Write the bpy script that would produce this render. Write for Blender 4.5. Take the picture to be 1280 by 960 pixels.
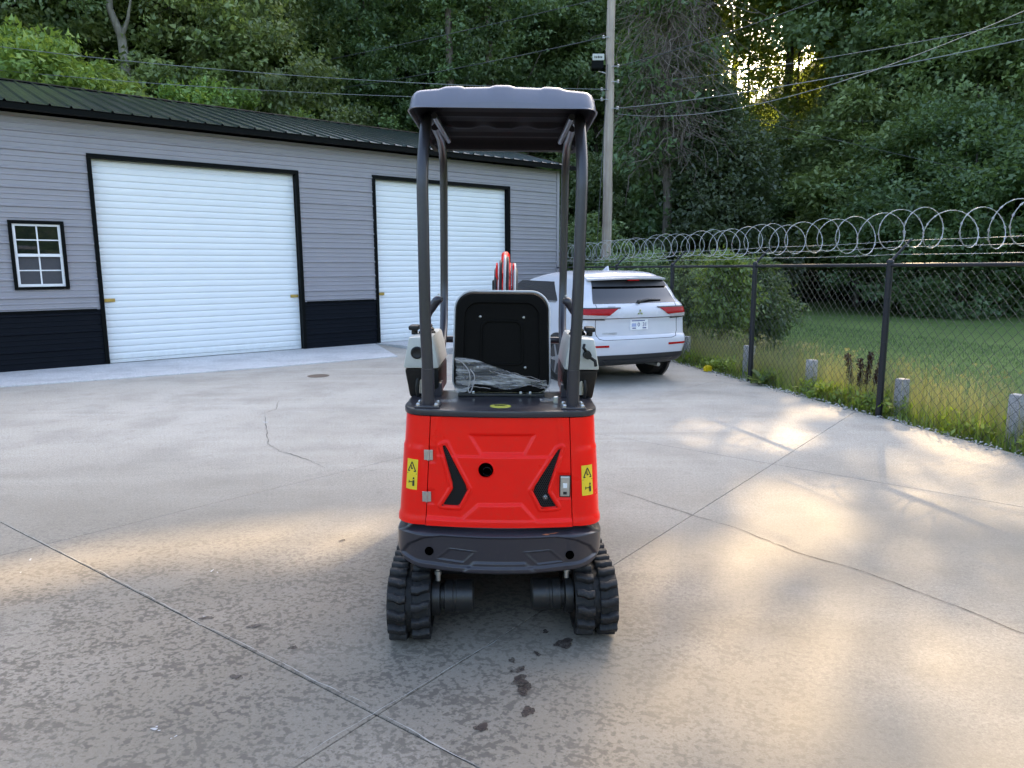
import bpy, bmesh, math, random
import numpy as np
from mathutils import Vector, Matrix, Euler, geometry

for o in list(bpy.data.objects): bpy.data.objects.remove(o)
SC = bpy.context.scene
COL = SC.collection
R = math.radians
random.seed(7)

# ------------------------------------------------------------------ camera
CAM_H = 1.70
PITCH, ROLL = R(9.15), R(0.30)
fwd = Vector((0, math.cos(PITCH), -math.sin(PITCH)))
rgt = Vector((1, 0, 0)); upv = rgt.cross(fwd)
r2 = rgt*math.cos(ROLL) - upv*math.sin(ROLL)
u2 = rgt*math.sin(ROLL) + upv*math.cos(ROLL)
cd = bpy.data.cameras.new('camera'); cam = bpy.data.objects.new('camera', cd); COL.objects.link(cam)
cd.sensor_width = 36; cd.lens = 36*900/1280; cd.clip_end = 2000; cd.clip_start = 0.05
mw = Matrix((r2, u2, -fwd)).transposed().to_4x4(); mw.translation = (0, 0, CAM_H)
cam.matrix_world = mw
SC.camera = cam

# ------------------------------------------------------------------ sky, sun, exposure
SUN_AZ, SUN_EL = R(26), R(30)          # azimuth clockwise from +Y
SUN = Vector((math.sin(SUN_AZ)*math.cos(SUN_EL), math.cos(SUN_AZ)*math.cos(SUN_EL), math.sin(SUN_EL)))
W = bpy.data.worlds.new('World'); SC.world = W; W.use_nodes = True
nt = W.node_tree; nt.nodes.clear()
sky = nt.nodes.new('ShaderNodeTexSky'); sky.sky_type = 'NISHITA'; sky.sun_disc = False
sky.sun_elevation = SUN_EL; sky.sun_rotation = SUN_AZ
sky.air_density = 1.0; sky.dust_density = 4.5; sky.ozone_density = 0.5
bg = nt.nodes.new('ShaderNodeBackground'); bg.inputs[1].default_value = 0.15
wo = nt.nodes.new('ShaderNodeOutputWorld')
nt.links.new(sky.outputs[0], bg.inputs[0]); nt.links.new(bg.outputs[0], wo.inputs[0])
sl = bpy.data.lights.new('sun', 'SUN'); sl.energy = 2.05; sl.angle = R(0.42); sl.color = (1.0, 0.74, 0.43)
so = bpy.data.objects.new('sun', sl); COL.objects.link(so)
so.rotation_euler = SUN.to_track_quat('Z', 'Y').to_euler(); so.location = (20, 40, 40)
SC.view_settings.view_transform = 'Standard'; SC.view_settings.look = 'None'
SC.view_settings.gamma = 1; SC.view_settings.exposure = 2.35
SC.view_settings.use_curve_mapping = False
SC.render.engine = 'CYCLES'
SC.cycles.max_bounces = 5; SC.cycles.diffuse_bounces = 2; SC.cycles.glossy_bounces = 3
SC.cycles.transmission_bounces = 4; SC.cycles.transparent_max_bounces = 8
SC.cycles.caustics_reflective = False; SC.cycles.caustics_refractive = False
SC.cycles.use_denoising = True
SC.cycles.use_adaptive_sampling = True; SC.cycles.adaptive_threshold = 0.02

# ------------------------------------------------------------------ helpers
def ray(x, y): return fwd + r2*((x-640)/900) - u2*((y-480)/900)
def G(x, y, z=0.0):
    d = ray(x, y); t = (z-CAM_H)/d.z; return Vector((0, 0, CAM_H)) + d*t
def AT(x, y, Y):
    d = ray(x, y); return Vector((0, 0, CAM_H)) + d*(Y/d.y)

def tag(o, label=None, cat=None, group=None, kind=None):
    if label: o['label'] = label
    if cat: o['category'] = cat
    if group: o['group'] = group
    if kind: o['kind'] = kind
    return o
def empty(name, loc=(0, 0, 0), rz=0.0, parent=None):
    o = bpy.data.objects.new(name, None); COL.objects.link(o)
    o.location = loc; o.rotation_euler = (0, 0, rz); o.empty_display_size = 0.2
    if parent: o.parent = parent
    return o
def mobj(name, me, mat=None, parent=None, loc=None, rot=None):
    o = bpy.data.objects.new(name, me); COL.objects.link(o)
    if mat is not None and len(me.materials) == 0: me.materials.append(mat)
    if parent is not None: o.parent = parent
    if loc is not None: o.location = loc
    if rot is not None: o.rotation_euler = rot
    return o
def copy_tree(o, parent=None):
    c = o.copy(); COL.objects.link(c); c.parent = parent
    for ch in list(o.children): copy_tree(ch, c)
    return c

class MB:
    def __init__(s): s.v = []; s.f = []
    def add(s, vs, fs):
        n = len(s.v); s.v += [tuple(v) for v in vs]; s.f += [tuple(i+n for i in f) for f in fs]; return s
    def box(s, c, d, m=None):
        x, y, z = d[0]/2, d[1]/2, d[2]/2
        vs = [Vector((a*x, b*y, e*z)) for e in (-1, 1) for b in (-1, 1) for a in (-1, 1)]
        if m: vs = [m @ v for v in vs]
        vs = [v+Vector(c) for v in vs]
        return s.add(vs, [(0, 2, 3, 1), (4, 5, 7, 6), (0, 1, 5, 4), (2, 6, 7, 3), (0, 4, 6, 2), (1, 3, 7, 5)])
    def b2(s, a, b):
        return s.box([(a[i]+b[i])/2 for i in range(3)], [abs(b[i]-a[i]) for i in range(3)])
    def prism(s, pts, ext):           # polygon (3d) extruded along vector
        n = len(pts); ext = Vector(ext)
        vs = [Vector(p) for p in pts]+[Vector(p)+ext for p in pts]
        fs = [tuple(range(n))[::-1], tuple(range(n, 2*n))]+[(i, (i+1) % n, n+(i+1) % n, n+i) for i in range(n)]
        return s.add(vs, fs)
    def tube(s, pts, r, n=10, cap=True, closed=False):
        pts = [Vector(p) for p in pts]; m = len(pts)
        rs = r if isinstance(r, (list, tuple)) else [r]*m
        T = []
        for i in range(m):
            a = pts[(i-1) % m] if (closed or i > 0) else pts[i]
            b = pts[(i+1) % m] if (closed or i < m-1) else pts[i]
            T.append((b-a).normalized())
        ref = Vector((0, 0, 1)) if abs(T[0].z) < .9 else Vector((1, 0, 0))
        nrm = T[0].cross(ref).normalized(); vs = []
        for i in range(m):
            nrm = (nrm - T[i]*nrm.dot(T[i])).normalized(); bi = T[i].cross(nrm)
            for k in range(n):
                a = 2*math.pi*k/n; vs.append(pts[i]+(nrm*math.cos(a)+bi*math.sin(a))*rs[i])
        fs = []
        for i in range(m if closed else m-1):
            j = (i+1) % m
            for k in range(n):
                l = (k+1) % n; fs.append((i*n+k, i*n+l, j*n+l, j*n+k))
        if cap and not closed: fs += [tuple(range(n))[::-1], tuple(range((m-1)*n, m*n))]
        return s.add(vs, fs)
    def cyl(s, a, b, r, n=20, r2_=None): return s.tube([a, b], [r, r if r2_ is None else r2_], n)
    def lathe(s, c, ax, prof, n=24):  # prof: (r, h) along axis ax from c
        ax = Vector(ax).normalized(); ref = Vector((0, 0, 1)) if abs(ax.z) < .9 else Vector((1, 0, 0))
        e1 = ax.cross(ref).normalized(); e2 = ax.cross(e1); c = Vector(c); vs = []; m = len(prof)
        for r_, h in prof:
            for k in range(n):
                a = 2*math.pi*k/n; vs.append(c+ax*h+(e1*math.cos(a)+e2*math.sin(a))*r_)
        fs = [(i*n+k, i*n+(k+1) % n, (i+1)*n+(k+1) % n, (i+1)*n+k) for i in range(m-1) for k in range(n)]
        fs += [tuple(range(n))[::-1], tuple(range((m-1)*n, m*n))]
        return s.add(vs, fs)
    def grid(s, P):                   # P[i][j] points
        ni, nj = len(P), len(P[0])
        return s.add([p for row in P for p in row],
                     [(i*nj+j, i*nj+j+1, (i+1)*nj+j+1, (i+1)*nj+j) for i in range(ni-1) for j in range(nj-1)])
    def slab(s, P, th):               # grid of points with thickness vector field th(i,j)->Vector or Vector
        ni, nj = len(P), len(P[0]); n = ni*nj
        A = [Vector(p) for row in P for p in row]
        B = [A[i*nj+j]+(th(i, j) if callable(th) else Vector(th)) for i in range(ni) for j in range(nj)]
        fs = []
        for i in range(ni-1):
            for j in range(nj-1):
                q = (i*nj+j, i*nj+j+1, (i+1)*nj+j+1, (i+1)*nj+j)
                fs.append(q); fs.append(tuple(x+n for x in q[::-1]))
        ring = [j for j in range(nj)]+[i*nj+nj-1 for i in range(1, ni)]+[(ni-1)*nj+j for j in range(nj-2, -1, -1)]+[i*nj for i in range(ni-2, 0, -1)]
        for a, b in zip(ring, ring[1:]+ring[:1]): fs.append((a, a+n, b+n, b))
        return s.add(A+B, fs)
    def build(s, name, mat, parent=None, bevel=0, smooth=None, xf=None, loc=None, rot=None, seg=2, recalc=True, sub=0):
        me = bpy.data.meshes.new(name)
        vs = [tuple(xf(Vector(v))) for v in s.v] if xf else s.v
        me.from_pydata(vs, [], s.f); me.update()
        if recalc or bevel:
            bm = bmesh.new(); bm.from_mesh(me)
            bmesh.ops.recalc_face_normals(bm, faces=bm.faces)
            if bevel:
                es = [e for e in bm.edges if len(e.link_faces) == 2 and e.calc_face_angle(0) > 0.6]
                bmesh.ops.bevel(bm, geom=es, offset=bevel, segments=seg, profile=.6, affect='EDGES', clamp_overlap=True)
            if sub: bmesh.ops.subdivide_edges(bm, edges=bm.edges, cuts=sub, use_grid_fill=True)
            bm.to_mesh(me); bm.free()
        if smooth is not None:
            me.polygons.foreach_set('use_smooth', [True]*len(me.polygons))
            me.set_sharp_from_angle(angle=R(smooth))
        return mobj(name, me, mat, parent, loc, rot)

def np_mesh(name, verts, quads, smooth=False):
    me = bpy.data.meshes.new(name); n = len(verts); m = len(quads); k = quads.shape[1]
    me.vertices.add(n); me.vertices.foreach_set('co', np.ascontiguousarray(verts, dtype=np.float32).ravel())
    me.loops.add(m*k); me.loops.foreach_set('vertex_index', np.ascontiguousarray(quads, dtype=np.int32).ravel())
    me.polygons.add(m); me.polygons.foreach_set('loop_start', np.arange(m, dtype=np.int32)*k)
    me.update(calc_edges=True)
    if smooth: me.polygons.foreach_set('use_smooth', [True]*m)
    return me

def text_mesh(s, size=1.0):
    cu = bpy.data.curves.new('t', 'FONT'); cu.body = s; cu.size = size; cu.align_x = 'CENTER'; cu.align_y = 'CENTER'; cu.extrude = 0.0004
    ob = bpy.data.objects.new('t', cu); COL.objects.link(ob)
    dg = bpy.context.evaluated_depsgraph_get(); me = bpy.data.meshes.new_from_object(ob.evaluated_get(dg))
    bpy.data.objects.remove(ob); bpy.data.curves.remove(cu)
    return me

# ------------------------------------------------------------------ materials
class NT:
    def __init__(s, name):
        s.m = bpy.data.materials.new(name); s.m.use_nodes = True; s.t = s.m.node_tree; s.t.nodes.clear()
        s.out = s.t.nodes.new('ShaderNodeOutputMaterial')
    def n(s, typ, **kw):
        nd = s.t.nodes.new('ShaderNode'+typ)
        for k, v in kw.items():
            if k.startswith('i_'):
                key = k[2:]; key = int(key) if key.isdigit() else key.replace('_', ' ')
                s.set(nd.inputs[key], v)
            else: setattr(nd, k, v)
        return nd
    def set(s, sock, v):
        if isinstance(v, bpy.types.NodeSocket): s.t.links.new(v, sock)
        elif isinstance(v, bpy.types.Node): s.t.links.new(v.outputs[0], sock)
        else:
            if isinstance(v, tuple) and len(v) == 3 and sock.type == 'RGBA': v = (*v, 1)
            sock.default_value = v
    def noise(s, scale, co, detail=4, rough=.55, dist=0):
        return s.n('TexNoise', i_Vector=co, i_Scale=scale, i_Detail=detail, i_Roughness=rough, i_Distortion=dist).outputs[0]
    def ramp(s, fac, lo, hi, a=0.0, b=1.0):
        return s.n('MapRange', clamp=True, interpolation_type='SMOOTHSTEP', i_0=fac, i_1=lo, i_2=hi, i_3=a, i_4=b).outputs[0]
    def mix(s, f, a, b, mode='MIX'):
        nd = s.n('Mix', data_type='RGBA', blend_type=mode)
        s.set(nd.inputs[0], f); s.set(nd.inputs[6], a); s.set(nd.inputs[7], b); return nd.outputs[2]
    def math(s, op, a, b=0.0):
        nd = s.n('Math', operation=op); s.set(nd.inputs[0], a); s.set(nd.inputs[1], b); return nd.outputs[0]
    def pos(s): return s.n('NewGeometry').outputs['Position']
    def obj(s): return s.n('TexCoord').outputs['Object']
    def bump(s, h, st=.3, d=.01): return s.n('Bump', i_Strength=st, i_Distance=d, i_Height=h).outputs[0]
    def bsdf(s, **kw):
        b = s.n('BsdfPrincipled')
        for k, v in kw.items(): s.set(b.inputs[k.replace('_', ' ')], v)
        s.t.links.new(b.outputs[0], s.out.inputs[0]); return b

def paint(name, col, rough=.35, metal=0.0, coat=0.0, var=.12, dirt=.15, scale=6, bump=.0, dcol=(.12, .10, .08), spec=.5):
    t = NT(name); co = t.obj()
    n1 = t.noise(scale, co, 5); n2 = t.noise(scale*9, co, 3)
    c = t.mix(t.ramp(n1, .35, .75, 0, var), col, tuple(x*.6 for x in col))
    c = t.mix(t.math('MULTIPLY', t.ramp(n2, .5, .8), dirt), c, dcol)
    rg = t.math('ADD', t.math('MULTIPLY', n1, .18), rough-.09)
    kw = dict(Base_Color=c, Roughness=rg, Metallic=metal, Coat_Weight=coat, Coat_Roughness=.08, Specular_IOR_Level=spec)
    if bump: kw['Normal'] = t.bump(n2, bump, .004)
    t.bsdf(**kw); return t.m

M = {}
M['red'] = paint('red_paint', (.88, .010, .005), .30, coat=.06, var=.12, dirt=.10, spec=.22, dcol=(.35, .12, .08))
M['grey_paint'] = paint('dark_grey_paint', (.026, .024, .031), .32, coat=.14, dirt=.10, dcol=(.11, .095, .08))
M['canopy'] = paint('canopy_paint', (.15, .15, .185), .40, coat=.2, dirt=.10)
M['canopy_in'] = paint('canopy_inner', (.010, .010, .013), .5, dirt=.05, spec=.015)
M['black_plastic'] = paint('black_plastic', (.009, .009, .009), .45, dirt=.08, bump=.05, spec=.35)
M['rubber'] = paint('rubber', (.011, .011, .011), .66, dirt=.5, scale=9, bump=.3, dcol=(.075, .055, .04), spec=.3)
M['rubber_lug'] = paint('rubber_lug', (.013, .013, .014), .58, dirt=.6, scale=11, bump=.3, dcol=(.085, .062, .045), spec=.35)
M['black_metal'] = paint('black_metal', (.015, .015, .015), .4, dirt=.3, dcol=(.10, .06, .04))
M['beige'] = paint('console_shell', (.50, .50, .46), .45, dirt=.10)
M['steel'] = paint('steel', (.55, .55, .53), .32, metal=.9, dirt=.15)
M['zinc'] = paint('galvanised_wire', (.42, .43, .43), .55, metal=.35, dirt=.3)
M['yellow'] = paint('label_yellow', (.80, .56, .02), .45, dirt=.05)
M['void'] = paint('void_black', (.001, .001, .001), .9, dirt=0, spec=0.0)  # black for the shade inside vents, exhaust and bolt holes
M['vent_wire'] = paint('vent_wire', (.022, .022, .025), .45, dirt=0)
M['ink'] = paint('ink', (.012, .012, .012), .5, dirt=0)
M['seat'] = paint('seat_shell', (.008, .0075, .007), .5, dirt=.03, scale=20, bump=.10, spec=.03)
M['piping'] = paint('seat_piping', (.55, .55, .55), .5)
M['decal'] = paint('oval_decal', (.42, .42, .06), .4)
M['rust'] = paint('orange_scrape', (.42, .13, .05), .6)
M['blackpost'] = paint('fence_post_coat', (.009, .011, .016), .42, dirt=.04, spec=.4)
M['chain'] = paint('chain_link_coat', (.040, .046, .046), .45, dirt=.0)
M['white_car'] = paint('white_car_paint', (.60, .60, .64), .25, coat=.6, var=.04, dirt=.03, scale=2)
M['car_black'] = paint('car_black_trim', (.018, .018, .02), .45)
M['seam'] = paint('dark_seam', (.03, .03, .03), .7)
M['chrome'] = paint('chrome', (.75, .75, .75), .12, metal=1, dirt=0)
M['door_white'] = paint('door_white', (.80, .83, .83), .42, var=.04, dirt=.05, scale=1.5, dcol=(.45, .42, .38))
def door_mat():
    t = NT('door_white'); p = t.pos(); z = t.n('SeparateXYZ', i_0=p).outputs[2]; n1 = t.noise(1.1, p, 5, .6); n2 = t.noise(9, p, 5, .7); mp = t.n('Mapping', i_Vector=p, i_Scale=(9, 9, .5)); n3 = t.noise(1, mp.outputs[0], 4, .6)
    c = t.mix(t.ramp(n1, .35, .7, 0, .5), (.78, .81, .81), (.74, .77, .77)); c = t.mix(t.math('MULTIPLY', t.ramp(z, .02, .45, .28, 0), t.ramp(n2, .30, .75)), c, (.52, .49, .44)); c = t.mix(t.ramp(n3, .62, .80, 0, .08), c, (.60, .60, .57))
    t.bsdf(Base_Color=c, Roughness=.45, Specular_IOR_Level=.35); return t.m
M['door_white'] = door_mat()
M['siding'] = paint('siding_grey', (.305, .294, .315), .42, var=.14, dirt=.10, scale=.9, dcol=(.22, .20, .19))
M['siding_black'] = paint('siding_black', (.009, .011, .015), .40, dirt=.02, spec=.05)
M['trim_black'] = paint('trim_black', (.005, .006, .006), .42, dirt=.03, spec=.05)
M['brass'] = paint('brass', (.55, .40, .12), .35, metal=.8)
M['vinyl'] = paint('window_vinyl', (.80, .80, .80), .4, dirt=.04)
M['screen'] = paint('insect_screen', (.055, .055, .062), .7, scale=30)
M['pole_wood'] = None
def wood_mat(name, a, b, sc=(14, 14, .8)):
    t = NT(name); co = t.n('Mapping', i_Vector=t.obj(), i_Scale=sc)
    n1 = t.noise(1.0, co.outputs[0], 6, .65); n2 = t.noise(1.2, t.obj(), 3)
    c = t.mix(t.ramp(n1, .3, .72), a, b); c = t.mix(t.ramp(n2, .4, .75, 0, .45), c, tuple(x*.5 for x in a))
    t.bsdf(Base_Color=c, Roughness=.85, Normal=t.bump(n1, .6, .02)); return t.m
M['pole_wood'] = wood_mat('weathered_pole', (.33, .26, .215), (.47, .40, .34))
M['bark'] = wood_mat('bark', (.07, .055, .042), (.16, .135, .11), (9, 9, 2))
M['bark_pale'] = wood_mat('pale_bark', (.20, .18, .15), (.36, .33, .29), (7, 7, 2))
M['stem'] = wood_mat('stem', (.10, .09, .04), (.16, .15, .06))
M['vine'] = wood_mat('dead_vine', (.13, .10, .085), (.22, .18, .15), (9, 9, 2))

def roof_mat():
    t = NT('roof_metal'); co = t.obj(); n = t.noise(1.2, co, 4)
    t.bsdf(Base_Color=t.mix(n, (.014, .022, .020), (.028, .038, .036)), Roughness=t.math('ADD', t.math('MULTIPLY', n, .10), .15), Specular_IOR_Level=.8); return t.m
M['roof'] = roof_mat()
def glass_mat(name, col, rough=.03):
    t = NT(name); n = t.noise(3, t.obj(), 2)
    t.bsdf(Base_Color=col, Roughness=rough, Specular_IOR_Level=.8, Coat_Weight=.5, Coat_Roughness=.02, Normal=t.bump(n, .02, .02)); return t.m
M['glass'] = glass_mat('window_glass', (.010, .014, .012))
M['car_glass'] = glass_mat('car_glass', (.006, .007, .008))
def lamp_mat(name, col):
    t = NT(name); w = t.n('TexWave', i_Vector=t.obj(), i_Scale=26.0, i_Distortion=.5).outputs[0]
    t.bsdf(Base_Color=t.mix(w, col, tuple(x*.55 for x in col)), Roughness=.2, Specular_IOR_Level=.25, Coat_Weight=.0, Normal=t.bump(w, .15, .003)); return t.m
M['tail_red'] = lamp_mat('tail_lens_red', (.45, .004, .008)); M['tail_clear'] = lamp_mat('tail_lens_clear', (.55, .5, .48))
M['hub'] = paint('alloy', (.35, .35, .36), .3, metal=.8)

def wrap_mat():
    t = NT('plastic_wrap'); co = t.n('Mapping', i_Vector=t.obj(), i_Rotation=(0, R(12), 0), i_Scale=(3, 1, 26))
    n = t.noise(1.0, co.outputs[0], 4, .7); a = t.ramp(n, .42, .70, .10, .85)
    b = t.n('BsdfPrincipled'); t.set(b.inputs['Base Color'], (.55, .52, .50)); t.set(b.inputs['Roughness'], .18)
    t.set(b.inputs['Normal'], t.bump(n, .8, .01)); tr = t.n('BsdfTransparent'); mx = t.n('MixShader', i_0=a, i_1=tr, i_2=b)
    t.t.links.new(mx.outputs[0], t.out.inputs[0]); return t.m
M['wrap'] = wrap_mat()

def leaf_mat(name, dark, light, trans, tw=.38, patch=.5):
    t = NT(name); g = t.n('NewGeometry'); rnd = g.outputs['Random Per Island']
    n = t.noise(1.1, g.outputs['Position'], 1)
    f = t.math('ADD', t.math('MULTIPLY', rnd, .55), t.math('MULTIPLY', t.ramp(n, .35, .65), patch))
    c = t.mix(f, dark, light)
    hs = t.n('HueSaturation'); t.set(hs.inputs['Color'], c)
    oi = t.n('ObjectInfo').outputs['Random']
    t.set(hs.inputs['Hue'], t.math('ADD', t.math('MULTIPLY', oi, .045), .468)); t.set(hs.inputs['Value'], t.math('ADD', t.math('MULTIPLY', t.math('FRACT', t.math('MULTIPLY', oi, 7.31)), .85), .75))
    d = t.n('BsdfDiffuse'); t.set(d.inputs['Color'], hs.outputs[0])
    tl = t.n('BsdfTranslucent'); t.set(tl.inputs[0], trans)
    mx = t.n('MixShader', i_0=tw, i_1=d, i_2=tl); gl = t.n('BsdfGlossy'); t.set(gl.inputs['Roughness'], .45); t.set(gl.inputs[0], (.8, .85, .8)); m2 = t.n('MixShader', i_0=.045, i_1=mx.outputs[0], i_2=gl.outputs[0])
    t.t.links.new(m2.outputs[0], t.out.inputs[0]); return t.m
M['leaf_mid'] = leaf_mat('leaf_mid', (.074, .132, .046), (.235, .320, .120), (.26, .34, .07))
M['leaf_dark'] = leaf_mat('leaf_dark', (.048, .092, .036), (.150, .225, .090), (.18, .26, .055))
M['leaf_bright'] = leaf_mat('leaf_bright', (.075, .140, .026), (.180, .270, .065), (.26, .36, .05))
M['leaf_yel'] = leaf_mat('leaf_yellow', (.045, .080, .018), (.13, .18, .04), (.34, .42, .06), .5)
M['weed'] = leaf_mat('weed_leaf', (.09, .16, .025), (.20, .29, .05), (.30, .42, .04))
M['straw'] = leaf_mat('seed_grass', (.22, .23, .09), (.40, .39, .19), (.32, .33, .10))
M['dock'] = leaf_mat('dock_seed', (.035, .014, .010), (.075, .03, .018), (.05, .015, .008), .15)

def lawn_mat():
    t = NT('lawn'); p = t.pos(); n1 = t.noise(.35, p, 5); n2 = t.noise(26, p, 3, .7); n3 = t.noise(3, p, 4)
    c = t.mix(t.ramp(n1, .35, .65), (.082, .145, .022), (.118, .188, .033))
    c = t.mix(t.ramp(n2, .38, .65, 0, .7), c, (.130, .190, .045)); c = t.mix(t.ramp(n3, .5, .72, 0, .4), c, (.045, .085, .02))
    t.bsdf(Base_Color=c, Roughness=.9, Normal=t.bump(n2, .9, .05)); return t.m
M['lawn'] = lawn_mat()
def soil_mat():
    t = NT('wood_floor'); p = t.pos(); n1 = t.noise(1.2, p, 6)
    t.bsdf(Base_Color=t.mix(n1, (.018, .026, .010), (.045, .055, .02)), Roughness=.95, Normal=t.bump(n1, .8, .1)); return t.m
M['soil'] = soil_mat()
def gravel_mat():
    t = NT('gravel_stone'); r_ = t.n('NewGeometry').outputs['Random Per Island']
    t.bsdf(Base_Color=t.mix(r_, (.26, .24, .21), (.62, .60, .56)), Roughness=.85); return t.m
M['gravel'] = gravel_mat()

def concrete_mat(name, light, dark, spots=True):
    t = NT(name); p = t.pos()
    big = t.noise(.28, p, 4, .6); mid = t.noise(1.3, p, 6, .62); fine = t.noise(38, p, 4, .7); grit = t.noise(160, p, 2, .6)
    c = t.mix(t.ramp(big, .32, .68), dark, light)
    c = t.mix(t.ramp(mid, .42, .68, 0, .55), c, tuple(x*.62 for x in dark)); c = t.mix(t.ramp(t.noise(4.5, p, 5, .65), .54, .70, 0, .38), c, tuple(x*.58 for x in dark))
    # long faint sweep / trowel streaks
    mp = t.n('Mapping', i_Vector=p, i_Rotation=(0, 0, R(-18)), i_Scale=(.35, 3.2, 1)); st = t.noise(1.0, mp.outputs[0], 5, .6)
    c = t.mix(t.ramp(st, .45, .75, 0, .35), c, tuple(min(1, x*1.2) for x in light)); mp3 = t.n('Mapping', i_Vector=p, i_Rotation=(0, 0, R(41)), i_Scale=(.16, 2.6, 1)); c = t.mix(t.ramp(t.noise(1.0, mp3.outputs[0], 4, .55, .3), .56, .74, 0, .38), c, tuple(x*.55 for x in dark))
    c = t.mix(t.ramp(fine, .42, .66, 0, .38), c, tuple(x*.50 for x in dark)); g2 = t.noise(75, p, 3, .65); c = t.mix(t.ramp(g2, .50, .64, 0, .42), c, tuple(x*.42 for x in dark)); c = t.mix(t.ramp(g2, .36, .46, .40, 0), c, tuple(min(1, x*1.45) for x in light))
    c = t.mix(t.ramp(grit, .50, .70, 0, .45), c, tuple(min(1, x*1.40) for x in light)); c = t.mix(t.ramp(t.noise(95, p, 2, .6), .55, .70, 0, .45), c, tuple(x*.42 for x in dark))
    rough = .80
    if spots:
        # mildew / damp spotting, heaviest on the near left bay
        sep = t.n('SeparateXYZ', i_0=p); X, Y = sep.outputs[0], sep.outputs[1]
        mask = t.math('MULTIPLY', t.ramp(Y, 3.0, 5.4, 1, 0), t.ramp(X, -.5, 1.8, 1, .16))
        near = t.math('MULTIPLY', t.ramp(Y, 3.4, 7.5, 1, 0), t.ramp(t.noise(.5, p, 4, .6), .25, .6, .55, 1)); c = t.mix(t.math('MULTIPLY', near, .82), c, t.mix(t.math('MULTIPLY', t.math('ADD', g2, mid), .5), (.088, .077, .058), (.245, .215, .165)))
        edge = t.noise(.7, p, 4, .6); mask = t.math('MULTIPLY', mask, t.ramp(edge, .25, .55, .25, 1))
        mp2 = t.n('Mapping', i_Vector=p, i_Rotation=(0, 0, R(20)), i_Scale=(.9, 1.0, 1))
        s1 = t.noise(34, mp2.outputs[0], 2, .5, .15); s2 = t.noise(6, mp2.outputs[0], 3, .5, .2)
        s4 = t.noise(58, mp2.outputs[0], 2, .5); sp = t.math('MAXIMUM', t.ramp(t.math('ADD', s1, t.math('MULTIPLY', t.math('SUBTRACT', s2, .5), .42)), .505, .615), t.math('MULTIPLY', t.ramp(t.math('ADD', s4, t.math('MULTIPLY', t.math('SUBTRACT', s2, .5), .25)), .56, .63), .8))
        c = t.mix(t.math('MULTIPLY', mask, .25), c, (.175, .142, .108))  # near left bay darkened overall: dirt, plus shade put into the colour
        c = t.mix(t.math('MULTIPLY', sp, t.math('MULTIPLY', mask, .68)), c, (.062, .053, .043))
        s3 = t.noise(7, p, 4, .65); c = t.mix(t.ramp(s3, .62, .74, 0, .28), c, (.10, .088, .076))
        # white paint flecks
        v = t.noise(3.1, p, 5, .7); c = t.mix(t.ramp(v, .765, .79, 0, .7), c, (.62, .62, .60))
    h = t.math('ADD', t.math('MULTIPLY', fine, .6), t.math('MULTIPLY', grit, .5))
    t.bsdf(Base_Color=c, Roughness=rough, Specular_IOR_Level=.4, Normal=t.bump(h, .35, .006)); return t.m
M['concrete'] = concrete_mat('lot_concrete', (.44, .413, .365), (.345, .316, .270))
M['apron'] = concrete_mat('apron_concrete', (.60, .60, .60), (.50, .50, .50), False)
M['block'] = concrete_mat('post_concrete', (.40, .40, .41), (.30, .30, .31), False)
M['crack'] = paint('crack_dark', (.05, .045, .04), .95, dirt=0)
def oil_mat():
    t = NT('oil_stain'); p = t.pos(); a = t.ramp(t.noise(22, p, 4, .6), .30, .62, .25, .92)
    b = t.n('BsdfPrincipled'); t.set(b.inputs['Base Color'], (.050, .038, .032)); t.set(b.inputs['Roughness'], .5); tr = t.n('BsdfTransparent'); mx = t.n('MixShader', i_0=a, i_1=tr, i_2=b)
    t.t.links.new(mx.outputs[0], t.out.inputs[0]); return t.m
M['oil'] = oil_mat()
# ================================================================== TERRAIN
EDGE = [(-80, 0), (-34, 9), (-17, 23), (-6, 31), (2, 33), (9, 37), (14, 38.5), (17, 33), (19, 26), (27, 16), (45, 6), (80, -10)]
EX = np.array([e[0] for e in EDGE], float); EY = np.array([e[1] for e in EDGE], float)
def hill(x, y):
    d = np.maximum(0, y-np.interp(x, EX, EY))
    return (.42-.22*np.clip((x-4)/6, 0, 1)*np.clip((34-x)/6, 0, 1))*np.maximum(0, d-1.5)*np.clip(d/8, 0, 1)*np.where(d > 60, 60/np.maximum(d, 1), 1)
def hz(x, y): return float(hill(np.array([x]), np.array([y]))[0])
gx = np.concatenate([np.linspace(-900, -90, 12), np.linspace(-84, 84, 113), np.linspace(90, 900, 12)])
gy = np.concatenate([np.linspace(-900, -40, 12), np.linspace(-34, 110, 97), np.linspace(120, 900, 12)])
XX, YY = np.meshgrid(gx, gy, indexing='ij')
ZZ = hill(XX, YY)-.03
V = np.stack([XX, YY, ZZ], -1).reshape(-1, 3); nj = len(gy)
Q = np.array([(i*nj+j, (i+1)*nj+j, (i+1)*nj+j+1, i*nj+j+1) for i in range(len(gx)-1) for j in range(nj-1)])
me = np_mesh('ground', V, Q, True); me.materials.append(M['lawn']); me.materials.append(M['soil'])
cx, cy = V[Q].mean(1)[:, 0], V[Q].mean(1)[:, 1]
me.polygons.foreach_set('material_index', ((cy > np.interp(cx, EX, EY)+.5)).astype(np.int32))
tag(mobj('ground', me), 'mown lawn running up into the floor of the wooded hill', kind='structure')

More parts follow.
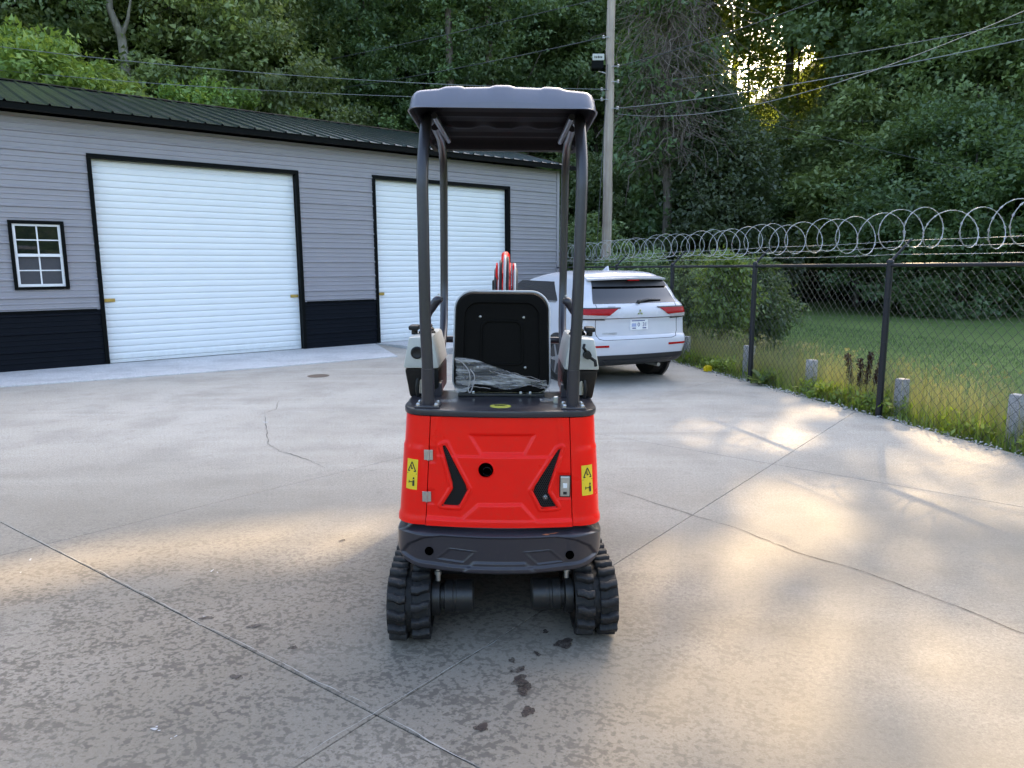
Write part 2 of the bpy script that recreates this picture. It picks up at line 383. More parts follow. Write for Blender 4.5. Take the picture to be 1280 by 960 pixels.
# ================================================================== CONCRETE LOT
FD = Vector((-.243, .970, 0)).normalized(); FN = Vector((FD.y, -FD.x, 0)); F0 = Vector((4.207, 8.104, 0))
def fence_pt(t, n=0, z=0): return F0+FD*t+FN*n+Vector((0, 0, z))
def split(poly, p, d):
    n = (-d[1], d[0]); L, Rr = [], []
    sd = [(q[0]-p[0])*n[0]+(q[1]-p[1])*n[1] for q in poly]
    for i in range(len(poly)):
        a, b, sa, sb = poly[i], poly[(i+1) % len(poly)], sd[i], sd[(i+1) % len(poly)]
        if sa >= 0: L.append(a)
        if sa <= 0: Rr.append(a)
        if sa*sb < 0:
            t = sa/(sa-sb); q = (a[0]+(b[0]-a[0])*t, a[1]+(b[1]-a[1])*t); L.append(q); Rr.append(q)
    return [c for c in (L, Rr) if len(c) > 2]
def inset(poly, g):
    n = len(poly); A = sum(poly[i][0]*poly[(i+1) % n][1]-poly[(i+1) % n][0]*poly[i][1] for i in range(n))
    if A < 0: poly = poly[::-1]
    out = []
    for i in range(n):
        p0, p1, p2 = [Vector(poly[k % n]) for k in (i-1, i, i+1)]
        d1 = (p1-p0).normalized(); d2 = (p2-p1).normalized(); n1 = Vector((-d1.y, d1.x)); n2 = Vector((-d2.y, d2.x))
        k = 1+n1.dot(n2); out.append(p1+(n1+n2)*(g/k))
    return out
fa, fb = fence_pt(-22, -.03), fence_pt(24, -.03)
lotpoly = [(fa.x, fa.y), (fb.x, fb.y), (-14, 30), (-26, 20), (-26, fa.y)]
lines = [((-.52, 2.55), (2.79, 3.54), None), ((-3.1, 4.14), (2.08, 2.23), None), ((-3.52, 4.73), (3.40, -2.49), None),
         ((2.27, 6.09), (2.77, -2.37), lambda c: c[0] > -1.2 and c[1] > 1.5), ((0, -3), (3.4, -2.5), None), ((4.2, -1.5), (2.79, 3.54), lambda c: c[1] < 3), ((-9, 4), (2.08, 2.23), None)]
cells = [lotpoly]
for p, d, pred in lines:
    nc = []
    for c in cells:
        cen = (sum(q[0] for q in c)/len(c), sum(q[1] for q in c)/len(c))
        if pred and not pred(cen): nc.append(c)
        else: nc += split(c, p, d)
    cells = nc
b = MB(); b.add([(x, y, -.014) for x, y in lotpoly], [tuple(range(len(lotpoly)))])
lot = tag(b.build('concrete_lot', M['crack']), 'weathered grey concrete lot poured in large bays', kind='structure')
for c in cells:
    q = inset(c, .0022); bb = MB(); bb.prism([(v.x, v.y, -.10) for v in q], (0, 0, .10))
    bb.build('slab', M['concrete'], lot, bevel=.0025, seg=1)

def ribbon(pts, w0, w1, jit, z, step=.05, sd=1):
    rr = random.Random(sd); P = []
    for a, c in zip(pts, pts[1:]):
        a, c = Vector(a), Vector(c); n = max(1, int((c-a).length/step)); P += [a.lerp(c, i/n) for i in range(n)]
    P.append(Vector(pts[-1])); off = 0; L = []
    for i, p in enumerate(P):
        off = off*.85+rr.gauss(0, jit); q = P[min(i+1, len(P)-1)]-P[max(i-1, 0)]; nn = Vector((-q.y, q.x)).normalized()
        w = rr.uniform(w0, w1)*min(1, (len(P)-1-i)/6+.15, i/6+.15); c = p+nn*off
        L.append([(c.x-nn.x*w, c.y-nn.y*w, z), (c.x+nn.x*w, c.y+nn.y*w, z)])
    return MB().grid(L)
ck = [[(.75, 5.40), (1.25, 4.80), (1.5, 4.50), (1.72, 4.12), (1.95, 3.86), (2.15, 3.55), (2.38, 3.13), (2.9, 2.5)],
      [(-2.91, 8.29), (-2.62, 7.5), (-2.41, 6.91), (-2.2, 6.62), (-1.84, 6.3), (-1.62, 6.02)], [(-1.84, 6.3), (-1.7, 6.22), (-1.55, 6.25)], [(-3.0, 8.3), (-2.9, 8.7), (-3.05, 9.3)]]
for i, pts in enumerate(ck): ribbon(pts, .0005, .0036 if i == 0 else .005, .006 if i else .004, .003, sd=i+3).build('crack', M['crack'], lot, recalc=False)
def blob(c, r, asp, rot, sd, n=26, z=.0035):
    rr = random.Random(sd); ph = [rr.uniform(0, 6.28) for _ in range(5)]; pts = []
    for k in range(n):
        a = 2*math.pi*k/n; q = r*(1+.22*math.sin(2*a+ph[0])+.18*math.sin(3*a+ph[1])+.12*math.sin(5*a+ph[2])+.08*math.sin(9*a+ph[3]))
        x, y = q*math.cos(a), q*asp*math.sin(a); pts.append((c[0]+x*math.cos(rot)-y*math.sin(rot), c[1]+x*math.sin(rot)+y*math.cos(rot), z))
    return MB().add(pts, [tuple(range(n))])
for i, (px, py, r_, asp) in enumerate([(705, 805, .046, .8), (648, 838, .030, .7), (650, 852, .042, .8), (655, 862, .035, .9), (682, 790, .016, .9), (640, 826, .022, .6),
        (602, 910, .028, .8), (296, 847, .028, .7), (258, 773, .03, .6), (318, 783, .032, .5), (366, 810, .02, .7), (428, 676, .02, .8), (660, 890, .03, .9), (672, 818, .02, .6)]):
    p = G(px, py); blob((p.x, p.y), r_, asp, .4*i, i).build('oil_stain', M['oil'], lot, recalc=False)
p = G(398, 470); bm_ = MB(); bm_.lathe((p.x, p.y, .001), (0, 0, 1), [(.17, 0), (.175, .003), (.165, .006), (.14, .006), (.135, .004), (.05, .004)], 32)
M['iron'] = paint('rusty_iron', (.12, .085, .06), .7, dirt=.4)
tag(bm_.build('drain_cover', M['iron'], smooth=40), 'small round rusty iron cover set in the concrete before the garage', 'cover')

M['lime'] = paint('lime_bloom', (.36, .35, .32), .9, dirt=.3, scale=30); M['splat'] = paint('white_paint_spot', (.40, .40, .40), .6, dirt=0)
ribbon([(-3.52, 4.73), (-2.0, 3.63), (-.9, 2.83), (-.56, 2.58)], .0004, .0026, .0022, .0028, .035, 21).build('joint_bloom', M['lime'], lot, recalc=False)
ribbon([(-.50, 2.535), (-.30, 2.38), (-.12, 2.24)], .001, .0032, .0022, .0028, .035, 22).build('joint_bloom', M['lime'], lot, recalc=False)
ribbon([(-.80, 2.24), (-.66, 2.41), (-.30, 2.84), (.02, 3.22)], .0004, .0022, .002, .0028, .035, 23).build('joint_bloom', M['lime'], lot, recalc=False)
for i, (px, py, r_, asp) in enumerate([(193, 912, .012, .6), (199, 914, .005, .8), (196, 909, .004, 1), (220, 921, .006, .5), (214, 924, .003, 1), (265, 714, .014, .4), (272, 716, .006, .6), (38, 700, .016, .4), (26, 716, .006, .8), (255, 771, .008, .5), (332, 528, .03, .8)]):
    p = G(px, py); blob((p.x, p.y), r_, asp, .3*i, i+40).build('paint_spot', M['splat'], lot, recalc=False)
# ================================================================== GARAGE
GA = Vector((-7.318, 12.992, 0)); GR = R(38.97); gu = Vector((math.cos(GR), math.sin(GR), 0)); gm = Vector((-math.sin(GR), math.cos(GR), 0))
gar = empty('metal_garage', GA, GR); tag(gar, 'long grey metal garage with black wainscot, dark roof and two white doors', 'garage')
S0, S1, WT, DEP = -7.0, 11.05, 4.255, 8.4
REL = [(0, 0), (.014, .026), (.036, .026), (.05, 0), (.125, 0), (.133, .011), (.147, .011), (.155, 0), (.21, 0), (.218, .011), (.232, .011), (.24, 0)]
PER = .3048
def prof(z0, z1):
    pts = []
    k = math.floor(z0/PER)-1
    while k*PER < z1+PER:
        pts += [(k*PER+a, d) for a, d in REL]; k += 1
    def at(z):
        for (a, da), (c, dc) in zip(pts, pts[1:]):
            if a <= z <= c: return da+(dc-da)*(z-a)/max(1e-9, c-a)
        return 0
    return [(z0, at(z0))]+[p for p in pts if z0+1e-4 < p[0] < z1-1e-4]+[(z1, at(z1))]
OPEN = [(-1.28, -.52, 1.40, 2.51), (-.055, 3.755, 0, 3.70), (5.465, 9.355, 0, 3.74)]
zb = [0.02, 1.01, 1.40, 1.924, 2.51, 2.838, 3.70, WT]
for z0, z1 in zip(zb, zb[1:]):
    iv = [(S0, S1)]
    for a, c, e, f in OPEN:
        if e < z1-.05 and f > z0+.05:
            iv = [q for s, t in iv for q in ((s, min(t, a)), (max(s, c), t)) if q[1]-q[0] > .02]
    for s, t in iv:
        cuts = [s]
        while t-cuts[-1] > 5.2: cuts.append(cuts[-1]+4.6)
        cuts.append(t)
        for s_, t_ in zip(cuts, cuts[1:]):
            P = [[(s_+.001, -d, z), (t_-.001, -d, z)] for z, d in prof(z0, z1)]
            MB().slab(P, (0, .004, 0)).build('siding_panel', M['siding_black'] if z1 < 1.1 else M['siding'], gar)
# structural core behind the siding (framed openings stay open)
core = MB()
for s, t, e, f in [(S0, -1.28, 0, WT), (-1.28, -.52, 0, 1.40), (-1.28, -.52, 2.51, WT), (-.52, -.06, 0, WT), (-.06, 3.76, 3.71, WT), (3.76, 5.46, 0, WT), (5.46, 9.36, 3.75, WT), (9.36, S1, 0, WT)]:
    core.b2((s+.001, .012, e), (t-.001, .15, f))
core.b2((S0, DEP-.1, 0), (S1, DEP, WT)); core.b2((S0, .16, 0), (S0+.1, DEP-.11, WT))
core.build('wall', M['siding'], gar)
g_ = MB(); g_.prism([(S1-.1, .16, 0), (S1-.1, DEP-.11, 0), (S1-.1, DEP-.11, WT), (S1-.1, DEP/2, WT+1.1), (S1-.1, .16, WT)], (.1, 0, 0)); g_.build('gable_wall', M['siding'], gar)
g_ = MB(); g_.prism([(S0+.001, .16, WT+.001), (S0+.001, DEP-.11, WT+.001), (S0+.001, DEP/2, WT+1.1)], (.1, 0, 0)); g_.build('gable_wall', M['siding'], gar)
# corner trim, wainscot cap
MB().b2((S1-.07, -.035, .02), (S1+.012, .155, WT-.002)).build('corner_trim', M['siding'], gar, bevel=.006)
for s, t in [(S0, -.12), (3.82, 5.40), (9.42, S1-.075)]:
    MB().b2((s, -.034, .995), (t, .004, 1.022)).build('wainscot_cap', M['trim_black'], gar)
# door trims and doors
def roll_door(s0, s1, top, latches):
    t = .085
    for a, c, e, f in [(s0-.062, s0+.008, .02, top), (s1-.008, s1+.062, .02, top), (s0-.062, s1+.062, top, top+.075)]:
        MB().b2((a, -.036 if f > e else 0, e), (c, .145, f)).build('door_trim', M['trim_black'], gar, bevel=.004)
    d = MB(); d.b2((s0-.02, .115, .02), (s1+.02, .135, top)); d.b2((s0+.03, .07, .022), (s1-.03, .112, .075))
    door = d.build('roll_up_door', M['door_white'], gar)
    n = 30; h = (top-.08)/n; w = s1-s0-.05; b_ = MB(); pr = []
    for k in range(9):
        u = [0, .06, .12, .3, .55, .74, .82, .90, 1.0][k]; z = h*u; dd = [0, .010, .013, .0145, .0145, .013, .010, 0, 0][k]
        pr.append((z, dd))
    b_.slab([[(0, -d_, z), (w, -d_, z)] for z, d_ in pr], (0, .003, 0))
    first = None
    for k in range(n):
        if first is None: first = b_.build('slat', M['door_white'], door, smooth=50); o = first
        else: o = first.copy(); COL.objects.link(o); o.parent = door
        o.location = (s0+.025, .108, .078+k*h)
    for s, z in latches:
        l = MB(); l.b2((s, .078, z-.03), (s+.17, .092, z+.03)); l.b2((s+.02, .06, z-.012), (s+.15, .078, z+.012)); l.cyl((s+.12, .05, z), (s+.12, .078, z), .012, 10)
        l.build('latch', M['brass'], door)
roll_door(0, 3.70, 3.63, [(.03, 1.16), (3.50, 1.14)])
roll_door(5.52, 9.30, 3.67, [(5.55, 1.13)])
# window
f_ = MB()
for a, c, e, f in [(-1.30, -1.245, 1.38, 2.53), (-.555, -.50, 1.38, 2.53), (-1.245, -.555, 2.475, 2.53), (-1.245, -.555, 1.38, 1.425)]: f_.b2((a, -.04, e), (c, .06, f))
win = f_.build('window', M['trim_black'], gar, bevel=.003)
s_ = MB(); x0, x1, z0, z1 = -1.243, -.557, 1.427, 2.473; zm = 1.93
for a, c, e, f, y in [(x0, x0+.04, z0, z1, .0), (x1-.04, x1, z0, z1, .0), (x0+.04, x1-.04, z1-.035, z1, .0), (x0+.04, x1-.04, z0, z0+.045, .0), (x0+.04, x1-.04, zm, zm+.05, -.004)]: s_.b2((a, y-.012, e), (c, .05, f))
s_.build('sash', M['vinyl'], win, bevel=.002)
xm = (x0+x1)/2
for zA, zB, yy in [(zm+.05, z1-.035, .012), (z0+.045, zm, .022)]:
    zc = (zA+zB)/2; m_ = MB(); m_.b2((xm-.011, yy-.008, zA), (xm+.011, yy+.012, zB)); m_.b2((x0+.04, yy-.007, zc-.010), (xm-.011, yy+.012, zc+.010)); m_.b2((xm+.011, yy-.007, zc-.010), (x1-.04, yy+.012, zc+.010)); m_.build('muntin', M['vinyl'], win)
    for a, c in [(x0+.04, xm-.011), (xm+.011, x1-.04)]:
        for e, f in [(zA, zc-.01), (zc+.01, zB)]:
            MB().b2((a+.0005, yy+.002, e+.0005), (c-.0005, yy+.006, f-.0005)).build('pane', M['glass'] if zA > zm else M['screen'], win)
# black panel standing in for the dark interior behind the window
MB().b2((-1.6, .9, 1.0), (-.2, .95, 2.9)).build('window_dark_panel', M['trim_black'], gar)
# roof
sl_ = .274; ang = math.atan(sl_); YE, ZE = -.36, 4.365; YR = DEP/2; ZR = ZE+(YR-YE)*sl_
rf = MB(); a0, a1 = S0-.35, S1+.36
rf.prism([(a0, YE, ZE-.105), (a0, YE, ZE-.012), (a0, YR, ZR-.012), (a0, 2*YR-YE, ZE-.012), (a0, 2*YR-YE, ZE-.105), (a0, 2*YR-YE-.12, ZE-.105), (a0, YR, ZR-.17), (a0, YE+.12, ZE-.105)], (a1-a0, 0, 0))
rf.prism([(a0, YR-.16, ZR-.16*sl_+.03), (a0, YR, ZR+.04), (a0, YR+.16, ZR-.16*sl_+.03), (a0, YR, ZR+.03)], (a1-a0, 0, 0))
roof = rf.build('roof', M['trim_black'], gar)
PW = .9144; prf = []
for k in range(3): prf += [(k*PER+a, d) for a, d in [(0, 0), (.012, .03), (.032, .03), (.044, 0), (.12, 0), (.127, .004), (.14, .004), (.147, 0), (.21, 0), (.217, .004), (.23, .004), (.237, 0)]]
prf.append((PW, 0)); L = (YR-YE)/math.cos(ang)+.03
pm = MB().slab([[(x, 0, z), (x, L, z)] for x, z in prf], (0, 0, -.004)).build('roof_panel', M['roof'], roof)
n = int((a1-a0)/PW); first = True
for side in (0, 1):
    for k in range(n):
        if first: o = pm; first = False
        else: o = pm.copy(); COL.objects.link(o); o.parent = roof
        if side == 0: o.location = (a0+.05+k*PW, YE-.03, ZE-.005); o.rotation_euler = (ang, 0, 0)
        else: o.location = (a0+.05+(k+1)*PW, 2*YR-YE+.03, ZE-.005); o.rotation_euler = (ang, 0, math.pi)
# apron and ramp
ap = [GA+gu*-8.5+gm*.01, GA+gu*5.40+gm*.01, G(497, 446), G(333, 460), G(200, 470), G(0, 484.5), GA+gu*-8.5-gm*1.8]
b = MB(); b.prism([(v.x, v.y, -.05) for v in ap], (0, 0, .068))
tag(b.build('concrete_apron', M['apron'], bevel=.006, seg=1), 'pale concrete apron strip along the garage front', kind='structure')
q = [GA+gu*5.43+gm*.01, GA+gu*10.2+gm*.01, GA+gu*10.2-gm*2.75, GA+gu*5.43-gm*2.75]
tp = [.022, .022, .12, .12]
b = MB(); b.add([(v.x, v.y, -.05) for v in q]+[(v.x, v.y, z) for v, z in zip(q, tp)], [(0, 1, 2, 3), (4, 5, 6, 7), (0, 1, 5, 4), (1, 2, 6, 5), (2, 3, 7, 6), (3, 0, 4, 7)])
tag(b.build('concrete_ramp', M['apron'], bevel=.006, seg=1), 'pale concrete ramp slab before the far garage door', kind='structure')

# ================================================================== FENCE
fen = empty('chain_link_fence', fence_pt(-7.92)); tag(fen, 'tall black chain link fence topped with razor wire along the lawn', 'fence')
fl = fen.location
def fl_(t, n=0, z=0): return fence_pt(t, n, z)-fl
TS = [-7.92+2.64*k for k in range(13)]; FH = 1.72
for t in TS:
    pb = MB(); pb.tube([fl_(t, 0, -.06), fl_(t, 0, FH+.015)], .036, 14); pb.lathe(fl_(t, 0, FH+.015), (0, 0, 1), [(.040, 0), (.040, .02), (.02, .04), (.001, .045)], 14)
    po = pb.build('post', M['blackpost'], fen, smooth=50)
    am = MB(); am.tube([fl_(t, 0, FH+.02), fl_(t, .25, FH+.27)], [.020, .013], 8); am.build('arm', M['blackpost'], po, smooth=50)
    bd = MB()
    for z in (.35, .85, 1.35): bd.tube([fl_(t, .037*math.cos(a), 0)+FD*(.039*math.sin(a))+Vector((0, 0, z)) for a in np.linspace(0, 2*math.pi, 13)[:-1]], .004, 5, closed=True)
    bd.build('tie_band', M['blackpost'], po)
MB().tube([fl_(TS[0]-.1, 0, FH-.01), fl_(TS[-1]+.1, 0, FH-.01)], .021, 12).build('top_rail', M['blackpost'], fen, smooth=50)
for k, fr in enumerate((.35, .68, .97)):
    mb = MB(); P = []
    for i, t in enumerate(np.arange(TS[0], TS[-1]+.01, .33)): P.append(fl_(t, .25*fr, FH+.02+.25*fr-.012*abs(math.sin(math.pi*(t-TS[0])/2.64))))
    mb.tube(P, .0028, 5)
    for p_ in P[::1]: mb.tube([p_+Vector((.02, 0, .02)), p_-Vector((.02, 0, .02))], .0016, 4)
    mb.build('barbed_strand', M['zinc'], fen)
# razor coil
mb = MB(); P = []; rng = random.Random(3); turns = (TS[-1]-TS[0])/.345; N = int(turns*26)
for i in range(N):
    a = 2*math.pi*i/26; t = TS[0]+(i/26)*.345; rr_ = .213*(1+.05*math.sin(i*.031)+.05*math.sin(a*.37)+.04*math.sin(a*.173+1))
    P.append(fl_(t+.05*math.sin(a*.61)+.04*math.sin(a*.27+2), .20+rr_*math.cos(a), 2.10+rr_*math.sin(a)+.018*math.sin(a*.23)-.02*abs(math.sin(math.pi*(t-TS[0])/2.64))))
mb.tube(P, .0046, 6)
for i in range(0, N-1, 2):
    p_, q_ = P[i], P[i+1]; T = (q_-p_).normalized(); o_ = (p_-fl_((p_+fl-F0).dot(FD), .20, 2.10)).normalized(); w_ = T.cross(o_)
    mb.add([p_-T*.030, p_+w_*.016, p_+T*.030, p_-w_*.016], [(0, 1, 2, 3)])
mb.build('razor_coil', M['zinc'], fen, recalc=False)
# chain link weave
w = .056; zs = np.arange(.03, 1.69, w); nz = len(zs); nw = int((TS[-1]-TS[0])/w); rad = .0031
k = np.arange(nw)[:, None]; j = np.arange(nz)[None, :]
tt = TS[0]+w*(k+((j+k) % 2))*1.0; nn = np.where((j % 2) == 0, .004, -.004)+np.zeros_like(tt)
C = np.zeros((nw, nz, 3)); base = np.array(fl_(0)); C[...] = base
C += tt[..., None]*np.array(FD) + (nn[..., None]+.04)*np.array(FN); C[..., 2] += zs[None, :]
offs = [np.array(FD)*rad*math.cos(a)+np.array(FN)*rad*math.sin(a) for a in (0, 2.094, 4.189)]
V = np.stack([C+o for o in offs], 2).reshape(-1, 3); ids = np.arange(nw*nz*3).reshape(nw, nz, 3); qs = []
for a, c in ((0, 1), (1, 2), (2, 0)): qs.append(np.stack([ids[:, :-1, a], ids[:, :-1, c], ids[:, 1:, c], ids[:, 1:, a]], -1).reshape(-1, 4))
o = mobj('chain_mesh', np_mesh('chain_mesh', V, np.concatenate(qs), True), M['chain'], fen); o['kind'] = 'stuff'

# concrete stub posts in the weeds behind the fence
stub = None
for (t, h, wd, lean, lab) in [(5.05, .46, .12, .02, 'grey concrete stub post beyond the fence, farthest one, beside the white car'),
                              (3.02, .50, .13, -.02, 'grey concrete stub post just behind the second fence post'),
                              (1.50, .46, .11, .03, 'pale concrete stub post standing between the weeds and the broad leaf plant'),
                              (-.10, .44, .11, 0, 'grey concrete stub post half hidden behind the nearest fence post'),
                              (-1.52, .50, .11, -.01, 'pale concrete stub post nearest the camera, beyond the fence')]:
    c = fence_pt(t, .20); b = MB()
    b.prism([(-wd/2, -wd/2, -.1), (wd/2, -wd/2, -.1), (wd/2, wd/2, -.1), (-wd/2, wd/2, -.1)], (0, 0, h+.1))
    o = b.build('stub_post', M['block'], bevel=.010); o.location = c; o.rotation_euler = (lean, lean*.7, .5+t); tag(o, lab, 'post', 'concrete stub posts along the fence')

# ================================================================== UTILITY POLE AND WIRES
PP = Vector((2.72, 21.0, 0)); pole = empty('utility_pole', PP); tag(pole, 'tall weathered wooden utility pole behind the white car', 'utility pole')
pts = [(0+.004*z, 0, z) for z in np.linspace(-.3, 12.5, 14)]
MB().tube([(p_[0]+.01*math.sin(i*2.1), p_[1], p_[2]) for i, p_ in enumerate(pts)], [.150-.0042*i for i in range(14)], 16).build('shaft', M['pole_wood'], pole, smooth=60)
fb_ = MB(); fb_.b2((-.48, -.14, 7.08), (-.16, .08, 7.40)); bx = fb_.build('lamp_box', M['trim_black'], pole, bevel=.03)
MB().b2((-.47, -.152, 7.30), (-.15, -.12, 7.47)).build('lamp_plate', M['beige'], bx, bevel=.01)
mk = MB(); rr = random.Random(4)
for k in range(5): mk.b2((-.42+k*.046, -.155, 7.35), (-.39+k*.046, -.153, 7.35+rr.uniform(.05, .08)))
mk.build('plate_marks', M['seam'], bx)
MB().lathe((-.30, -.03, 7.40), (0, 0, 1), [(.05, 0), (.05, .06), (.03, .09), (.01, .10)], 12).build('photo_cell', M['steel'], bx)
br = MB(); br.tube([(-.30, -.03, 7.05), (-.05, -.02, 6.98)], .02, 8); br.build('bracket', M['steel'], pole)
for (x, z, s) in [(-.17, 7.90, -1), (.24, 7.15, 1), (.24, 6.05, 1), (-.2, 6.55, -1), (-.2, 6.28, -1), (.24, 6.75, 1)]:
    ib = MB(); ib.tube([(0, -.10, z), (x, -.12, z)], .012, 6); ib.lathe((x, -.12, z-.05), (0, 0, 1), [(.02, 0), (.045, .02), (.03, .045), (.045, .07), (.02, .1)], 10); ib.build('insulator', M['steel'], pole, smooth=40)
M['wire'] = paint('aluminium_wire', (.20, .21, .21), .5, metal=.2, dirt=0); M['wire_dark'] = paint('black_cable', (.05, .055, .055), .5, dirt=0)
def wire(a, c, sag, r_, mat, label):
    a, c = Vector(a), Vector(c); n = 28; P = []
    for i in range(n+1):
        u = i/n; p_ = a.lerp(c, u); p_.z -= sag*4*u*(1-u); P.append(p_-a)
    o = MB().tube(P, r_, 6).build('power_line', mat, loc=a, smooth=60); tag(o, label, 'wire')
pa = lambda x, z: PP+Vector((x, -.12, z))
wire(AT(-90, 47, 20), pa(-.2, 6.55), .25, .009, M['wire'], 'upper pale cable from behind the garage roof to the pole')
wire(AT(-60, 82, 20.5), pa(-.2, 6.28), .22, .008, M['wire'], 'lower pale cable skimming the garage roof to the pole')
wire(AT(330, 90, 30), AT(800, -14, 24), .1, .012, M['wire_dark'], 'thin dark cable rising above the canopy, uppermost one in the trees')
wire(AT(360, 118, 32), pa(-.17, 7.90), .15, .012, M['wire_dark'], 'thin dark cable rising to the pole above its lamp box')
wire(pa(.24, 7.15), AT(1090, -26, 16), .1, .010, M['wire_dark'], 'thin cable rising steeply from the pole beside its lamp box')
wire(pa(.24, 6.05), AT(1390, 25, 11), .15, .010, M['wire'], 'thick pale cable running from the pole across the dark wood')
wire(pa(.24, 5.90), AT(1330, -8, 10), .55, .008, M['wire'], 'thin sagging cable starting just below the thick pale cable')
wire(AT(840, 100, 24), AT(1400, 4, 13), .1, .008, M['wire'], 'thin pale cable crossing above the thick cable in the dark wood')
wire(AT(938, 149, 26), AT(1340, 240, 22), .05, .008, M['wire_dark'], 'thin guy cable slanting down through the dark wood')
wire(AT(900, 171, 30), AT(1340, 178, 28), .05, .007, M['wire_dark'], 'thin level cable low across the dark wood')
wire(AT(900, 150, 30), AT(1340, 149, 28), .05, .006, M['wire_dark'], 'faint level cable halfway up the dark wood')
wire(pa(-.05, 7.2), AT(744, 345, 20.3), .0, .010, M['wire_dark'], 'dark cable dropping down beside the pole')
# ================================================================== TREES
SUNP = np.array(SUN)
# sun patches put on the lot by cutting leaves out of the crowns: (x, y, half length, half width, direction, openness)
BEAMS = [(-1.85, 4.33, 1.2, .32, 22, 1.0), (-2.95, 3.72, .65, .28, 18, 1.0), (-1.3, 4.10, .45, .20, 20, 1.0),
         (2.45, 7.30, .85, .62, 60, 1.0), (3.45, 8.40, .6, .42, 40, 1.0), (3.75, 5.5, 1.1, .75, 110, .992), (5.0, 6.4, 1.6, .9, 104, 1.0),
         (4.1, 9.4, 1.5, .6, 104, .996), (1.0, 3.1, 1.4, .80, 60, .972), (2.3, 4.6, 1.1, .6, 100, .972), (3.2, 3.6, 1.2, .8, 60, .966), (2.2, 2.2, 1.3, .8, 30, .96), (.2, 3.9, .22, .12, 20, 1.0)]
_rb = random.Random(31)
for _k in range(26):       # random small cuts for broken dapple over the near right bay
    BEAMS.append((_rb.uniform(.55, 3.9), _rb.uniform(2.2, 5.4), _rb.uniform(.18, .50), _rb.uniform(.09, .20), _rb.uniform(30, 95), 1.0))
def openness(p):
    t = p[:, 2]/SUNP[2]; qx = p[:, 0]-SUNP[0]*t; qy = p[:, 1]-SUNP[1]*t
    o = np.zeros(len(p))
    for x, y, a, b_, an, st in BEAMS:
        c, s = math.cos(R(an)), math.sin(R(an)); dx, dy = qx-x, qy-y
        u = (dx*c+dy*s)/(a*1.12); v = (-dx*s+dy*c)/(b_*1.2); r_ = np.sqrt(u*u+v*v)
        o = np.maximum(o, st*np.clip((1.12-r_)/.10, 0, 1))
    return o

def leaves(rng, C, D, per, spread, L, wd, droop=.35, quad=False):
    """C clump centres, D outward directions -> rhombic leaves"""
    n = len(C)*per; c = np.repeat(C, per, 0)+rng.normal(0, 1, (n, 3))*np.array([spread, spread, spread*.62])
    d = np.repeat(D, per, 0)*.9+rng.normal(0, .65, (n, 3)); d[:, 2] -= droop; d /= np.linalg.norm(d, axis=1)[:, None]+1e-9
    nr = rng.normal(0, .55, (n, 3)); nr[:, 2] += .9; nr += np.repeat(D, per, 0)*.5
    b_ = np.cross(d, nr); b_ /= np.linalg.norm(b_, axis=1)[:, None]+1e-9
    s = rng.uniform(.6, 1.35, (n, 1)); l = L*s; w_ = wd*s
    if quad: return np.stack([c-d*l*.5, c+b_*w_*.5-d*l*.08, c+d*l*.5, c-b_*w_*.5-d*l*.08], 1)
    return np.stack([c-d*l*.4+b_*w_*.55, c-d*l*.4-b_*w_*.55, c+d*l*.6], 1)

def tree_data(seed, H, Rr, zb, nlobe, nclump, per, L, wd, spread=.34, shape='round', droop=.35, quad=False):
    rng = np.random.default_rng(seed); lob = []
    for i in range(nlobe):
        u = (i+.5)/nlobe; z = zb+(H-zb)*u**.9
        if shape == 'round': rad = Rr*math.sin(math.pi*min(.97, .16+.80*u))**.7
        elif shape == 'cone': rad = Rr*(1-u)**.8+.12*Rr
        else: rad = Rr*(.55+.45*math.sin(math.pi*u))
        a = i*2.4+rng.uniform(-.5, .5); rr_ = rad*rng.uniform(.35, .78); sz = rad*rng.uniform(.36, .56)+.25*Rr*.3
        lob.append((rr_*math.cos(a), rr_*math.sin(a), z-.1*sz, sz, sz*rng.uniform(.6, .85)))
    lob = np.array(lob); w_ = lob[:, 3]**2; pick = rng.choice(nlobe, nclump, p=w_/w_.sum())
    dr = rng.normal(0, 1, (nclump, 3)); dr[:, 2] += .15; dr /= np.linalg.norm(dr, axis=1)[:, None]
    rad = rng.uniform(.55, 1.08, (nclump, 1))**.6
    C = lob[pick, :3]+dr*rad*np.stack([lob[pick, 3], lob[pick, 3], lob[pick, 4]], 1)
    C[:, 2] = np.maximum(C[:, 2], .15)
    return lob, leaves(rng, C, dr, per, spread, L, wd, droop, quad)

def trunk_mesh(seed, H, zb, lob, r0, name='trunk', lean=.03):
    rr = random.Random(seed); b_ = MB(); top = H*.86; pts = []; n = 9
    ph = rr.uniform(0, 6)
    for i in range(n+1):
        u = i/n; pts.append(Vector((lean*H*.3*math.sin(ph+u*3), lean*H*.3*math.cos(ph*1.3+u*2.6), -.3+(top+.3)*u)))
    b_.tube(pts, [r0*(1.35 if i == 0 else 1)*(1-.86*(i/n)) for i in range(n+1)], 9)
    for k, l in enumerate(lob):
        if k % 2 and len(lob) > 14: continue
        e = Vector(l[:3]); zs_ = max(zb*.55, e.z-rr.uniform(.25, .5)*max(1., (H-zb))*.5); u = min(.95, max(.05, (zs_+.3)/(top+.3))); i = min(n-1, int(u*n)); s_ = pts[i].lerp(pts[i+1], u*n-i)
        m1 = s_.lerp(e, .5)+Vector((rr.uniform(-.25, .25), rr.uniform(-.25, .25), rr.uniform(-.1, .35)))
        ra = max(.02, r0*.42*(1-.7*u)); b_.tube([s_, m1, e], [ra, ra*.65, ra*.25], 5)
    me = bpy.data.meshes.new(name); me.from_pydata(b_.v, [], b_.f); me.polygons.foreach_set('use_smooth', [True]*len(me.polygons)); return me

